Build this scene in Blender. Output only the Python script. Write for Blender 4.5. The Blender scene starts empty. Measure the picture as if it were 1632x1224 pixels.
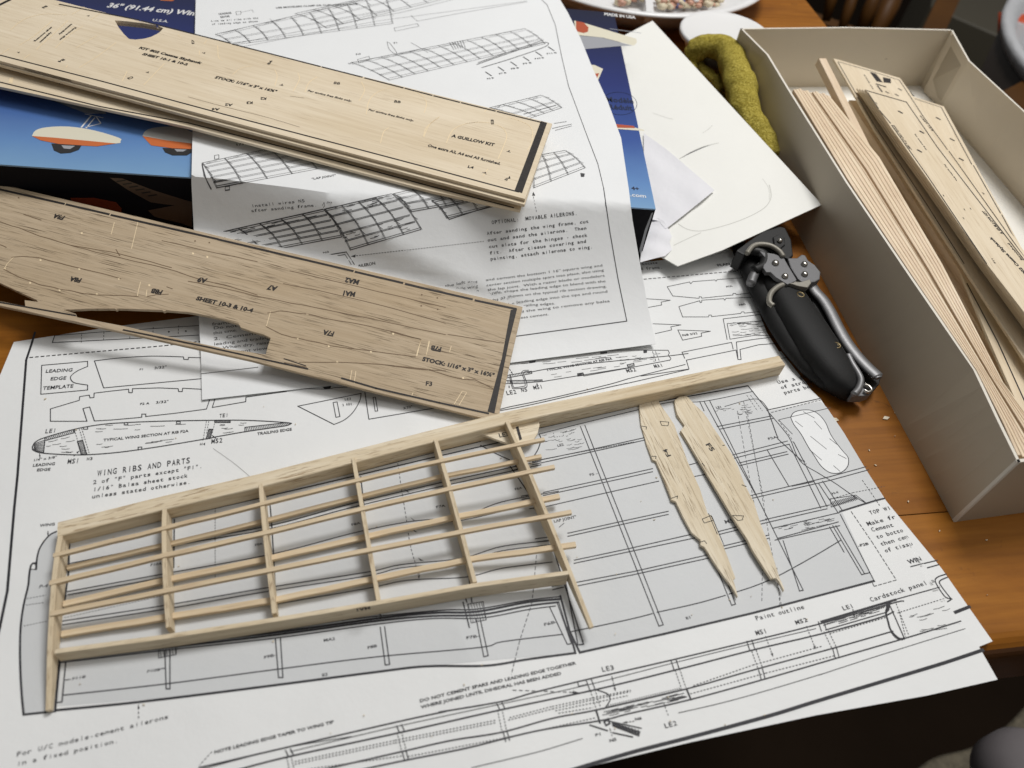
import bpy, math, random
import numpy as np
from mathutils import Vector, Matrix
from mathutils.geometry import delaunay_2d_cdt
random.seed(7); rng = np.random.RandomState(7)
sc = bpy.context.scene
# ---------------------------------------------------------------- camera
S = 0.285                    # metres per working unit (camera height over the table)
F = 1150.0
DEP, ROLL = math.radians(51.5), math.radians(8.5)
d_ = np.array([0, math.cos(DEP), -math.sin(DEP)]); r0 = np.array([1., 0, 0]); u0 = np.cross(r0, d_)
R_ = math.cos(ROLL)*r0 + math.sin(ROLL)*u0; U_ = np.cross(R_, d_)
cd = bpy.data.cameras.new('camera'); cam = bpy.data.objects.new('camera', cd); sc.collection.objects.link(cam)
cd.sensor_width = 36; cd.lens = F/1632*36; cd.clip_start = 0.01; cd.clip_end = 50
cam.matrix_world = Matrix(((R_[0], U_[0], -d_[0], 0), (R_[1], U_[1], -d_[1], 0), (R_[2], U_[2], -d_[2], S), (0, 0, 0, 1)))
cd.dof.use_dof = True; cd.dof.focus_distance = 1.30*S; cd.dof.aperture_fstop = 9.5
sc.camera = cam
# ---------------------------------------------------------------- light
w = bpy.data.worlds.new('World'); sc.world = w; w.use_nodes = True
w.node_tree.nodes['Background'].inputs[0].default_value = (1.0, 0.98, 0.95, 1)
w.node_tree.nodes['Background'].inputs[1].default_value = 0.14
def area_lamp(name, loc, target, size, power, col):
    l = bpy.data.lights.new(name, 'AREA'); l.shape = 'DISK'; l.size = size; l.energy = power; l.color = col
    o = bpy.data.objects.new(name, l); sc.collection.objects.link(o)
    o.location = Vector(loc)*S
    o.rotation_euler = (Vector(target)-Vector(loc)).to_track_quat('-Z', 'Y').to_euler()
area_lamp('ceiling_lamp', (1.35, 3.6, 5.4), (0.1, 1.1, 0), 0.55, 20.5, (1.0, 0.985, 0.965))
area_lamp('ceiling_bounce_fill', (0.2, 2.4, 6.8), (0.1, 1.2, 0), 1.9, 6.5, (1.0, 0.98, 0.95))  # added soft fill standing in for light bounced off the ceiling
area_lamp('second_lamp', (3.4, 1.0, 5.0), (0.2, 1.0, 0), 1.0, 4.0, (1.0, 0.96, 0.9))
sc.view_settings.view_transform = 'Standard'; sc.view_settings.look = 'None'
sc.view_settings.exposure = 0.0; sc.view_settings.gamma = 1.0
# ---------------------------------------------------------------- photo geometry: pixel -> ray -> real surface
mm = 1/285.0
def rays(px):
    p = np.atleast_2d(np.asarray(px, float))
    return ((p[:, 0]-816)/F)[:, None]*R_ - ((p[:, 1]-612)/F)[:, None]*U_ + d_
def P(px, z=0.0):
    v = rays(px)[0]; return np.array([0, 0, 1.]) + v*(z-1)/v[2]
class Plane:
    def __init__(s, a, b, c): s.a, s.b, s.c = a, b, c
    def __call__(s, x, y): return s.a + s.b*x + s.c*y
def plane3(A, B, C):
    n = np.cross(B-A, C-A); b, c = -n[0]/n[2], -n[1]/n[2]
    return Plane(A[2]-b*A[0]-c*A[1], b, c)
GENTLE = []
def UP(px, zf):
    v = rays(px)
    if isinstance(zf, (int, float)): zf = Plane(float(zf), 0, 0)
    if isinstance(zf, Plane):
        t = (zf.a-1)/(v[:, 2]-zf.b*v[:, 0]-zf.c*v[:, 1])
        return np.array([0, 0, 1.]) + v*t[:, None]
    if zf in GENTLE:
        z = np.full(len(v), .006)
        for _ in range(7):
            t = (z-1)/v[:, 2]; z = zf(v[:, 0]*t, v[:, 1]*t)
        t = (z-1)/v[:, 2]; return np.array([0, 0, 1.]) + v*t[:, None]
    lo = (0.26-1)/v[:, 2]; hi = (-0.02-1)/v[:, 2]
    n = 26; t0 = lo.copy(); found = np.zeros(len(v), bool); a = lo.copy(); b = hi.copy()
    for i in range(n):
        t1 = lo+(hi-lo)*(i+1)/n
        q = v*t1[:, None]; below = (1+q[:, 2] < zf(q[:, 0], q[:, 1])) & ~found
        a[below] = t0[below]; b[below] = t1[below]; found |= below; t0 = t1
    for _ in range(13):
        m = (a+b)/2; q = v*m[:, None]; bl = 1+q[:, 2] < zf(q[:, 0], q[:, 1])
        b = np.where(bl, m, b); a = np.where(bl, a, m)
    return np.array([0, 0, 1.]) + v*b[:, None]
def proj(w):
    v = np.asarray(w)-np.array([0, 0, 1.]); return np.array([816+F*(v@R_)/(v@d_), 612-F*(v@U_)/(v@d_)])
# ---------------------------------------------------------------- objects
def tag(o, label=None, cat=None, group=None, kind=None):
    for k, val in (('label', label), ('category', cat), ('group', group), ('kind', kind)):
        if val: o[k] = val
    return o
def thing(name, loc, label, cat, group=None):
    o = bpy.data.objects.new(name, None); sc.collection.objects.link(o)
    o.location = Vector(loc)*S; o.empty_display_size = 0.01
    bpy.context.view_layer.update()
    return tag(o, label, cat, group)
def frame(xdir, n=(0, 0, 1), org=(0, 0, 0)):
    x = Vector(xdir).normalized(); n = Vector(n).normalized(); y = n.cross(x).normalized(); n = x.cross(y)
    m = Matrix((x, y, n)).transposed().to_4x4(); m.translation = Vector(org)*S; return m
def mesh(name, V, Fc, mat, parent=None, fr=None, smooth=False, slots=None):
    V = np.asarray(V, float)*S
    if fr is None:
        fr = Matrix.Translation(Vector(V.mean(0)))
    inv = np.array(fr.inverted()); L = V@inv[:3, :3].T+inv[:3, 3]
    me = bpy.data.meshes.new(name); me.from_pydata(L.tolist(), [], [tuple(int(i) for i in f) for f in Fc])
    mats = mat if isinstance(mat, (list, tuple)) else [mat]
    for m in mats: me.materials.append(m)
    if slots is not None: me.polygons.foreach_set('material_index', slots)
    if smooth: me.polygons.foreach_set('use_smooth', [True]*len(me.polygons))
    me.validate(); me.update()
    o = bpy.data.objects.new(name, me); sc.collection.objects.link(o)
    if parent is not None:
        o.parent = parent; o.matrix_parent_inverse = world_of(parent).inverted()
    o.matrix_basis = fr
    WORLD[o.name] = fr
    return o
WORLD = {}
def world_of(o):
    if o.name in WORLD: return WORLD[o.name]
    return Matrix.Translation(o.location)
def bevel(o, wmm=0.25, seg=1, ang=40):
    m = o.modifiers.new('bevel', 'BEVEL'); m.width = wmm/1000; m.segments = seg; m.limit_method = 'ANGLE'; m.angle_limit = math.radians(ang); return o
def inpoly(pts, poly):
    pts = np.asarray(pts); x, y = pts[:, 0], pts[:, 1]; c = np.zeros(len(pts), bool); n = len(poly)
    for i in range(n):
        x1, y1 = poly[i][:2]; x2, y2 = poly[(i+1) % n][:2]
        with np.errstate(divide='ignore', invalid='ignore'):
            c ^= ((y1 > y) != (y2 > y)) & (x < (x2-x1)*(y-y1)/(y2-y1)+x1)
    return c
def densify(pts, step, closed=True):
    pts = [np.array(p, float) for p in pts]; out = []
    n = len(pts) if closed else len(pts)-1
    for i in range(n):
        a, b = pts[i], pts[(i+1) % len(pts)]; k = max(1, int(math.ceil(np.linalg.norm(b-a)/step)))
        for j in range(k): out.append(a+(b-a)*j/k)
    if not closed: out.append(pts[-1])
    return np.array(out)
def tri2d(outer, holes=(), grid=None):
    loops = [np.asarray(outer)[:, :2]]+[np.asarray(h)[:, :2] for h in holes]
    V = []; E = []; n0 = 0
    for l in loops:
        V += [Vector(p) for p in l]; k = len(l); E += [(n0+i, n0+(i+1) % k) for i in range(k)]; n0 += k
    if grid:
        lo, hi = loops[0].min(0), loops[0].max(0)
        gx, gy = np.meshgrid(np.arange(lo[0], hi[0], grid), np.arange(lo[1], hi[1], grid*0.87))
        gx[1::2] += grid/2
        g = np.c_[gx.ravel(), gy.ravel()]; g = g[inpoly(g, loops[0])]
        for h in loops[1:]: g = g[~inpoly(g, h)]
        bd = np.vstack(loops)
        if len(g):
            keep = np.ones(len(g), bool)
            for i in range(0, len(g), 2000):
                dd = ((g[i:i+2000, None]-bd[None])**2).sum(2).min(1); keep[i:i+2000] = dd > (grid*.45)**2
            V += [Vector(p) for p in g[keep]]
    vo, eo, fo, ov, oe, of = delaunay_2d_cdt(V, E, [], 0, 1e-7)
    vo = np.array([tuple(v) for v in vo]); fo = [tuple(f) for f in fo]
    cen = np.array([vo[list(f)].mean(0) for f in fo])
    ok = inpoly(cen, loops[0])
    for h in loops[1:]: ok &= ~inpoly(cen, h)
    fo = [f for f, k in zip(fo, ok) if k]
    return vo, fo
def slab(name, outer_w, zf, thick, mat, parent=None, fr=None, holes=(), grid=None, smooth=False, side_mat=None):
    """solid sheet: outer_w are plan (x,y) points, top face on surface zf, thickness below it"""
    vo, fo = tri2d(outer_w, holes, grid)
    z = zf(vo[:, 0], vo[:, 1]) if not isinstance(zf, (int, float)) else np.full(len(vo), float(zf))
    # orient up
    ff = []
    for f in fo:
        a, b, c = vo[f[0]], vo[f[1]], vo[f[2]]
        if (b[0]-a[0])*(c[1]-a[1])-(b[1]-a[1])*(c[0]-a[0]) < 0: f = f[::-1]
        ff.append(f)
    n = len(vo); V = np.vstack([np.c_[vo, z], np.c_[vo, z-thick]])
    cnt = {}
    for f in ff:
        for i in range(len(f)): cnt[(f[i], f[(i+1) % len(f)])] = 1
    sides = [(a, a+n, b+n, b) for (a, b) in cnt if (b, a) not in cnt]
    Fc = ff+[tuple(i+n for i in f[::-1]) for f in ff]+sides
    sl = [0]*(2*len(ff))+[1 if side_mat else 0]*len(sides)
    o = mesh(name, V, Fc, [mat, side_mat] if side_mat else mat, parent, fr, smooth, sl)
    if smooth:
        m = o.modifiers.new('split', 'EDGE_SPLIT'); m.split_angle = math.radians(40)
    return o
def prism(name, A, B, wd, h, mat, parent=None, ch=0.0009, seg=1, wob=0.0, wB=None, hB=None, up=(0, 0, 1)):
    """stick with rectangular section: A,B centres of its TOP face"""
    A = np.array(A, float); B = np.array(B, float); ax = (B-A); L = np.linalg.norm(ax); ax /= L
    sd = np.cross(up, ax); sd /= np.linalg.norm(sd); upv = np.cross(ax, sd)
    wB = wd if wB is None else wB; hB = h if hB is None else hB
    V = []; Fc = []
    for i in range(seg+1):
        t = i/seg; c = A+(B-A)*t; ww = wd+(wB-wd)*t; hh = h+(hB-h)*t
        if wob and 0 < i < seg: c = c+upv*wob*math.sin(3.1*t*math.pi+A[0]*30)*.6+sd*wob*math.sin(2.3*t*math.pi+A[1]*50)
        k = min(ch, ww*.2, hh*.2)
        for (a, b) in ((-ww/2+k, 0), (ww/2-k, 0), (ww/2, -k), (ww/2, -hh+k), (ww/2-k, -hh), (-ww/2+k, -hh), (-ww/2, -hh+k), (-ww/2, -k)):
            V.append(c+sd*a+upv*b)
    for i in range(seg):
        for j in range(8):
            k = (j+1) % 8; Fc.append((i*8+j, i*8+k, i*8+8+k, i*8+8+j))
    Fc.append(tuple(range(8))); Fc.append(tuple(seg*8+j for j in range(7, -1, -1)))
    return mesh(name, V, Fc, mat, parent, frame(ax, upv, A))
def tube(name, path, rad, mat, parent=None, n=12, flat=1.0, cap=True, up=(0, 0, 1)):
    path = [np.array(p, float) for p in path]; V = []; Fc = []
    rad = rad if hasattr(rad, '__len__') else [rad]*len(path)
    for i, p in enumerate(path):
        t = path[min(i+1, len(path)-1)]-path[max(i-1, 0)]; t /= np.linalg.norm(t)
        s = np.cross(up, t); s /= np.linalg.norm(s); u = np.cross(t, s)
        for j in range(n):
            a = 2*math.pi*j/n; V.append(p+rad[i]*(math.cos(a)*s+flat*math.sin(a)*u))
    for i in range(len(path)-1):
        for j in range(n):
            k = (j+1) % n; Fc.append((i*n+j, i*n+k, i*n+n+k, i*n+n+j))
    if cap: Fc.append(tuple(range(n))[::-1]); Fc.append(tuple((len(path)-1)*n+j for j in range(n)))
    return mesh(name, V, Fc, mat, parent, None, True)
def smoothpath(pts, k=6):
    pts = [np.array(p, float) for p in pts]; out = []
    for i in range(len(pts)-1):
        p0 = pts[max(i-1, 0)]; p1 = pts[i]; p2 = pts[i+1]; p3 = pts[min(i+2, len(pts)-1)]
        for j in range(k):
            t = j/k; out.append(.5*((2*p1)+(-p0+p2)*t+(2*p0-5*p1+4*p2-p3)*t*t+(-p0+3*p1-3*p2+p3)*t**3))
    out.append(pts[-1]); return out
def recalc(o):
    import bmesh
    b = bmesh.new(); b.from_mesh(o.data); bmesh.ops.recalc_face_normals(b, faces=b.faces); b.to_mesh(o.data); b.free()
def lathe(name, prof, cx, cy, mat, parent=None, n=48, sq=1.0):
    V = []; Fc = []
    for (r, z) in prof:
        for j in range(n):
            a = 2*math.pi*j/n; V.append((cx+r*math.cos(a), cy+sq*r*math.sin(a), z))
    for i in range(len(prof)-1):
        for j in range(n):
            k = (j+1) % n; Fc.append((i*n+j, i*n+k, i*n+n+k, i*n+n+j))
    Fc.append(tuple(range(n))); Fc.append(tuple((len(prof)-1)*n+j for j in range(n))[::-1])
    o = mesh(name, V, Fc, mat, parent, None, True); recalc(o); return o
# ---------------------------------------------------------------- materials
def nt(name):
    m = bpy.data.materials.new(name); m.use_nodes = True; t = m.node_tree
    return m, t, t.nodes['Principled BSDF']
def L(t, a, b): t.links.new(a, b)
def tc(t, scale, out='Object', rot=(0, 0, 0)):
    c = t.nodes.new('ShaderNodeTexCoord'); mp = t.nodes.new('ShaderNodeMapping')
    mp.inputs['Scale'].default_value = scale; mp.inputs['Rotation'].default_value = rot
    L(t, c.outputs[out], mp.inputs[0]); return mp.outputs[0]
def noise(t, vec, scale=1, detail=4, rough=.55, dist=0.0):
    n = t.nodes.new('ShaderNodeTexNoise'); n.inputs['Scale'].default_value = scale; n.inputs['Detail'].default_value = detail
    n.inputs['Roughness'].default_value = rough; n.inputs['Distortion'].default_value = dist; L(t, vec, n.inputs['Vector']); return n.outputs[0]
def ramp(t, fac, stops):
    r = t.nodes.new('ShaderNodeValToRGB'); e = r.color_ramp.elements
    while len(e) < len(stops): e.new(.5)
    for k, (p, c) in zip(e, stops): k.position = p; k.color = (*c, 1) if len(c) == 3 else c
    L(t, fac, r.inputs[0]); return r.outputs[0]
def mixc(t, fac, a, b, mode='MIX'):
    m = t.nodes.new('ShaderNodeMix'); m.data_type = 'RGBA'; m.blend_type = mode
    for sck, val in ((m.inputs[0], fac), (m.inputs[6], a), (m.inputs[7], b)):
        if isinstance(val, (int, float)): sck.default_value = val
        elif isinstance(val, tuple): sck.default_value = (*val, 1)
        else: L(t, val, sck)
    return m.outputs[2]
def bump(t, bs, h, strength, dist):
    b = t.nodes.new('ShaderNodeBump'); b.inputs['Strength'].default_value = strength; b.inputs['Distance'].default_value = dist
    L(t, h, b.inputs['Height']); L(t, b.outputs[0], bs.inputs['Normal'])
def plain(name, col, rough=.6, metal=0.0, spec=.5, bscale=None, bstr=.2, bdist=.0003, var=0.0, vscale=60):
    m, t, b = nt(name); b.inputs['Roughness'].default_value = rough; b.inputs['Metallic'].default_value = metal
    b.inputs['Specular IOR Level'].default_value = spec
    v = tc(t, (1, 1, 1)); k = 1-var
    c = ramp(t, noise(t, v, vscale, 5), [(.3, tuple(x*k for x in col)), (.7, col)]); L(t, c, b.inputs['Base Color'])
    if bscale: bump(t, b, noise(t, v, bscale, 4), bstr, bdist)
    return m
def balsa(name, light, dark, fleck, famt=.5, fscale=1.0, bstr=.35, fl=1.0):
    m, t, b = nt(name); b.inputs['Roughness'].default_value = .68; b.inputs['Specular IOR Level'].default_value = .25
    v = tc(t, (14, 420, 420)); vf = tc(t, (55*fscale*fl, 1500*fscale, 1500*fscale)); vb = tc(t, (9, 28, 28))
    base = ramp(t, noise(t, v, 1, 5, .6), [(.28, dark), (.72, light)])
    blot = ramp(t, noise(t, vb, 1, 3), [(.35, (.90, .87, .82)), (.65, (1, 1, 1))])
    c = mixc(t, 1.0, base, blot, 'MULTIPLY')
    fl = ramp(t, noise(t, vf, 1, 2, .5, .15), [(.56, (0, 0, 0)), (.66, (1, 1, 1))])
    msk = ramp(t, noise(t, tc(t, (30, 110, 110)), 1, 3), [(.38, (0, 0, 0)), (.62, (1, 1, 1))])
    fm = mixc(t, 1.0, fl, msk, 'MULTIPLY')
    mu = t.nodes.new('ShaderNodeMath'); mu.operation = 'MULTIPLY'; mu.inputs[1].default_value = famt; L(t, fm, mu.inputs[0])
    c = mixc(t, mu.outputs[0], c, fleck); L(t, c, b.inputs['Base Color'])
    iv = t.nodes.new('ShaderNodeMath'); iv.operation = 'SUBTRACT'; L(t, noise(t, tc(t, (40, 1100, 1100)), 1, 4), iv.inputs[0]); L(t, mu.outputs[0], iv.inputs[1])
    bump(t, b, iv.outputs[0], bstr, .0003)
    return m
M = {}
M['balsa_pale'] = balsa('balsa_pale', (.82, .72, .56), (.72, .61, .45), (.38, .27, .16), .4)
M['balsa_tan'] = balsa('balsa_tan', (.56, .455, .325), (.44, .345, .235), (.13, .09, .055), .9, 1.15, .7)
M['balsa_bar'] = balsa('balsa_bar', (.82, .73, .57), (.60, .48, .31), (.38, .26, .15), .85, .85, .7, 2.6)
M['balsa_rib'] = balsa('balsa_rib', (.80, .70, .53), (.62, .51, .35), (.30, .20, .11), .6, 1.2, .5, 2.0)
M['balsa_spar'] = balsa('balsa_spar', (.78, .66, .48), (.60, .47, .31), (.40, .26, .15), .4, 1.2, .3)
M['balsa_loose'] = balsa('balsa_loose', (.84, .765, .62), (.68, .58, .42), (.26, .18, .10), .9, 1.0, .6, 1.6)
M['balsa_cream'] = balsa('balsa_cream', (.88, .76, .59), (.76, .62, .45), (.46, .30, .18), .45, .9, .3)
M['balsa_pink'] = balsa('balsa_pink', (.84, .70, .54), (.72, .57, .41), (.42, .26, .15), .35, .9, .3)
M['scorch'] = balsa('scorch', (.33, .23, .13), (.24, .16, .09), (.12, .08, .04), .3)
def paper(name, col, var=.03):
    m, t, b = nt(name); b.inputs['Roughness'].default_value = .55; b.inputs['Specular IOR Level'].default_value = .3
    v = tc(t, (1, 1, 1)); k = 1-var
    c = ramp(t, noise(t, v, 22, 5, .6), [(.3, tuple(x*k for x in col)), (.6, col)]); L(t, c, b.inputs['Base Color'])
    bump(t, b, noise(t, v, 55, 6, .65), .28, .0012)
    return m
M['paper'] = paper('paper', (.80, .81, .81))
M['paper_upper'] = paper('paper_upper', (.82, .835, .845), .02)
M['tint'] = paper('grey_print_tint', (.62, .635, .645), .03)
M['tissue'] = plain('tissue', (.79, .79, .825), .6, bscale=180, bstr=.5, bdist=.0006)
M['cardstock'] = paper('cardstock', (.87, .87, .83), .015)
M['ink'] = plain('ink', (.035, .035, .042), .55, spec=.3, var=.4, vscale=400)
M['ink_print'] = plain('ink_print', (.075, .075, .08), .6, spec=.3, var=.3, vscale=400)
M['ink_grey'] = plain('ink_grey', (.16, .16, .165), .55, spec=.3, var=.4, vscale=500)
M['wrinkle_shade'] = plain('wrinkle_shade', (.42, .42, .42), .6, spec=.3)
M['crease_line'] = plain('crease_line', (.60, .60, .56), .6, spec=.3)
M['wood_ink'] = plain('wood_ink', (.035, .030, .028), .6, spec=.3, var=.5, vscale=700)
M['cut_pale'] = plain('cut_pale', (.86, .70, .46), .7)  # highlights along die-cut edges, painted as pale lines
M['cut_dark'] = plain('cut_dark', (.17, .11, .06), .7)
def tablewood():
    m, t, b = nt('table_wood'); b.inputs['Specular IOR Level'].default_value = .18
    v = tc(t, (2.2, 26, 26)); v2 = tc(t, (14, 210, 210))
    c1 = ramp(t, noise(t, v, 1.6, 5, .6, .6), [(.25, (.21, .075, .009)), (.5, (.33, .125, .014)), (.8, (.42, .175, .024))])
    c2 = ramp(t, noise(t, v2, 1, 4, .6), [(.3, (.72, .68, .6)), (.6, (1, 1, 1))])
    c = mixc(t, .8, c1, c2, 'MULTIPLY')
    sp = ramp(t, noise(t, tc(t, (60, 90, 90)), 1, 3, .7, 1), [(.66, (0, 0, 0)), (.74, (1, 1, 1))])
    c = mixc(t, mixc(t, .5, (0, 0, 0), sp), c, (.10, .04, .012)); L(t, c, b.inputs['Base Color'])
    pt = ramp(t, noise(t, tc(t, (7, 11, 11)), 1, 5, .65, .8), [(.33, (.62, .55, .5)), (.62, (1, 1, 1))]); c = mixc(t, .75, c, pt, 'MULTIPLY'); L(t, c, b.inputs['Base Color'])
    r = ramp(t, noise(t, tc(t, (20, 30, 30)), 1, 4), [(.3, (.36,)*3), (.7, (.55,)*3)]); L(t, r, b.inputs['Roughness'])
    bump(t, b, noise(t, v2, 1, 4), .12, .0003); return m
M['table'] = tablewood()
M['table_edge'] = plain('table_edge_wood', (.16, .062, .018), .4, var=.4, vscale=18)
M['card_out'] = plain('tray_board_outside', (.49, .425, .325), .42, spec=.4, var=.05, vscale=14)
M['card_in'] = plain('tray_board_inside', (.66, .58, .455), .6, var=.04, vscale=14)
M['card_edge'] = plain('tray_board_edge', (.74, .70, .62), .7)
M['tray_floor'] = plain('tray_floor', (.86, .84, .78), .6)
M['black_rubber'] = plain('black_rubber', (.013, .013, .013), .62, spec=.22, bscale=900, bstr=.3, bdist=.0002)
M['black_metal'] = plain('black_metal', (.010, .010, .010), .5, spec=.35)
M['grey_plate'] = plain('grey_plate', (.15, .15, .155), .5, metal=.3, bscale=600, bstr=.2)
M['steel'] = plain('steel', (.22, .22, .225), .5, metal=.7, bscale=400, bstr=.3)
M['chrome'] = plain('chrome', (.50, .48, .44), .25, metal=1.0)
M['gasket'] = plain('worn_band', (.25, .235, .20), .5, metal=.3, bscale=500, bstr=.3)
M['brass'] = plain('brass', (.14, .11, .06), .35, metal=.9)
M['plastic_white'] = plain('plastic_white', (.80, .80, .80), .3)
M['cup_grey'] = plain('cup_plastic', (.90, .92, .95), .4)
M['blue_line'] = plain('blue_line', (.10, .20, .62), .4)
M['plate_side'] = plain('plate_side', (.62, .58, .54), .5)
M['food_pink'] = plain('food_pink', (.68, .38, .27), .5, bscale=200, bstr=.5, bdist=.001, var=.3)
M['food_cream'] = plain('food_cream', (.74, .64, .46), .5, bscale=200, bstr=.5, bdist=.001, var=.3)
M['food_dark'] = plain('food_dark', (.10, .12, .26), .5)
M['floor'] = plain('floor_vinyl', (.016, .010, .006), .85, spec=.05, var=.3, vscale=6)
M['chair'] = plain('chair_wood', (.085, .034, .006), .5, spec=.2, var=.3, vscale=14)
M['pad'] = plain('grey_pad', (.16, .145, .15), .8, var=.15, vscale=30); M['piping'] = plain('pale_piping', (.17, .145, .10), .8, var=.5, vscale=150)
M['bin'] = plain('bin_plastic', (.014, .009, .006), .5)
M['liner'] = plain('bin_liner', (.50, .51, .53), .35, bscale=60, bstr=.6, bdist=.004)
M['tomato'] = plain('red_wrapper', (.50, .07, .02), .4)
M['green'] = plain('green_wrapper', (.10, .22, .06), .4)
def towelm():
    m, t, b = nt('towel_terry'); b.inputs['Roughness'].default_value = .95; b.inputs['Specular IOR Level'].default_value = .1
    v = tc(t, (1, 1, 1)); c = ramp(t, noise(t, v, 700, 4, .7), [(.3, (.19, .145, .02)), (.5, (.42, .34, .06)), (.7, (.64, .54, .14))]); L(t, c, b.inputs['Base Color'])
    bump(t, b, noise(t, v, 600, 4, .7), 1.0, .0015); return m
M['towel'] = towelm()
def solid(name, c, r=.35): return plain(name, c, r)
M['pr_black'] = solid('print_black', (.006, .006, .010)); M['pr_white'] = solid('print_white', (.80, .80, .80)); M['pr_front'] = plain('print_dark_front', (.004, .004, .007), .7, spec=.15); M['cabinet'] = plain('cabinet_grey', (.085, .075, .052), .6)
M['pr_navy'] = solid('print_navy', (.012, .02, .055))
M['pr_cream'] = solid('print_cream', (.76, .72, .58)); M['pr_orange'] = solid('print_orange', (.60, .16, .05)); M['pr_red'] = solid('print_red', (.46, .09, .04))
M['pr_grey'] = solid('print_grey', (.36, .37, .40)); M['pr_brown'] = solid('print_brown', (.10, .065, .045)); M['pr_rust'] = solid('print_rust', (.20, .035, .012))
M['pr_wheel'] = solid('print_wheel', (.03, .03, .032)); M['pr_silver'] = solid('print_silver', (.55, .55, .52))
# ---------------------------------------------------------------- printed ink laid on real surfaces
_g = {}
def glyph(ch, off):
    k = (ch, off)
    if k in _g: return _g[k]
    def mk(s):
        c = bpy.data.curves.new('t', 'FONT'); c.body = s; c.resolution_u = 2; c.offset = off
        o = bpy.data.objects.new('t', c); sc.collection.objects.link(o)
        me = o.to_mesh() if False else bpy.data.meshes.new_from_object(o.evaluated_get(bpy.context.evaluated_depsgraph_get()))
        v = np.array([tuple(x.co)[:2] for x in me.vertices]).reshape(-1, 2); f = [tuple(p.vertices) for p in me.polygons]
        bpy.data.objects.remove(o); bpy.data.curves.remove(c); bpy.data.meshes.remove(me); return v, f
    v, f = mk(ch) if ch != ' ' else (np.zeros((0, 2)), [])
    vb, _ = mk('|'); v2, _ = mk(ch+'|')
    adv = v2[:, 0].max()-vb[:, 0].max()
    if ch != ' ':
        tris = []
        for p in f:
            for i in range(1, len(p)-1): tris.append((p[0], p[i], p[i+1]))
        f = tris
    _g[k] = (v, f, adv); return _g[k]
CAP = 0.73
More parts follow.
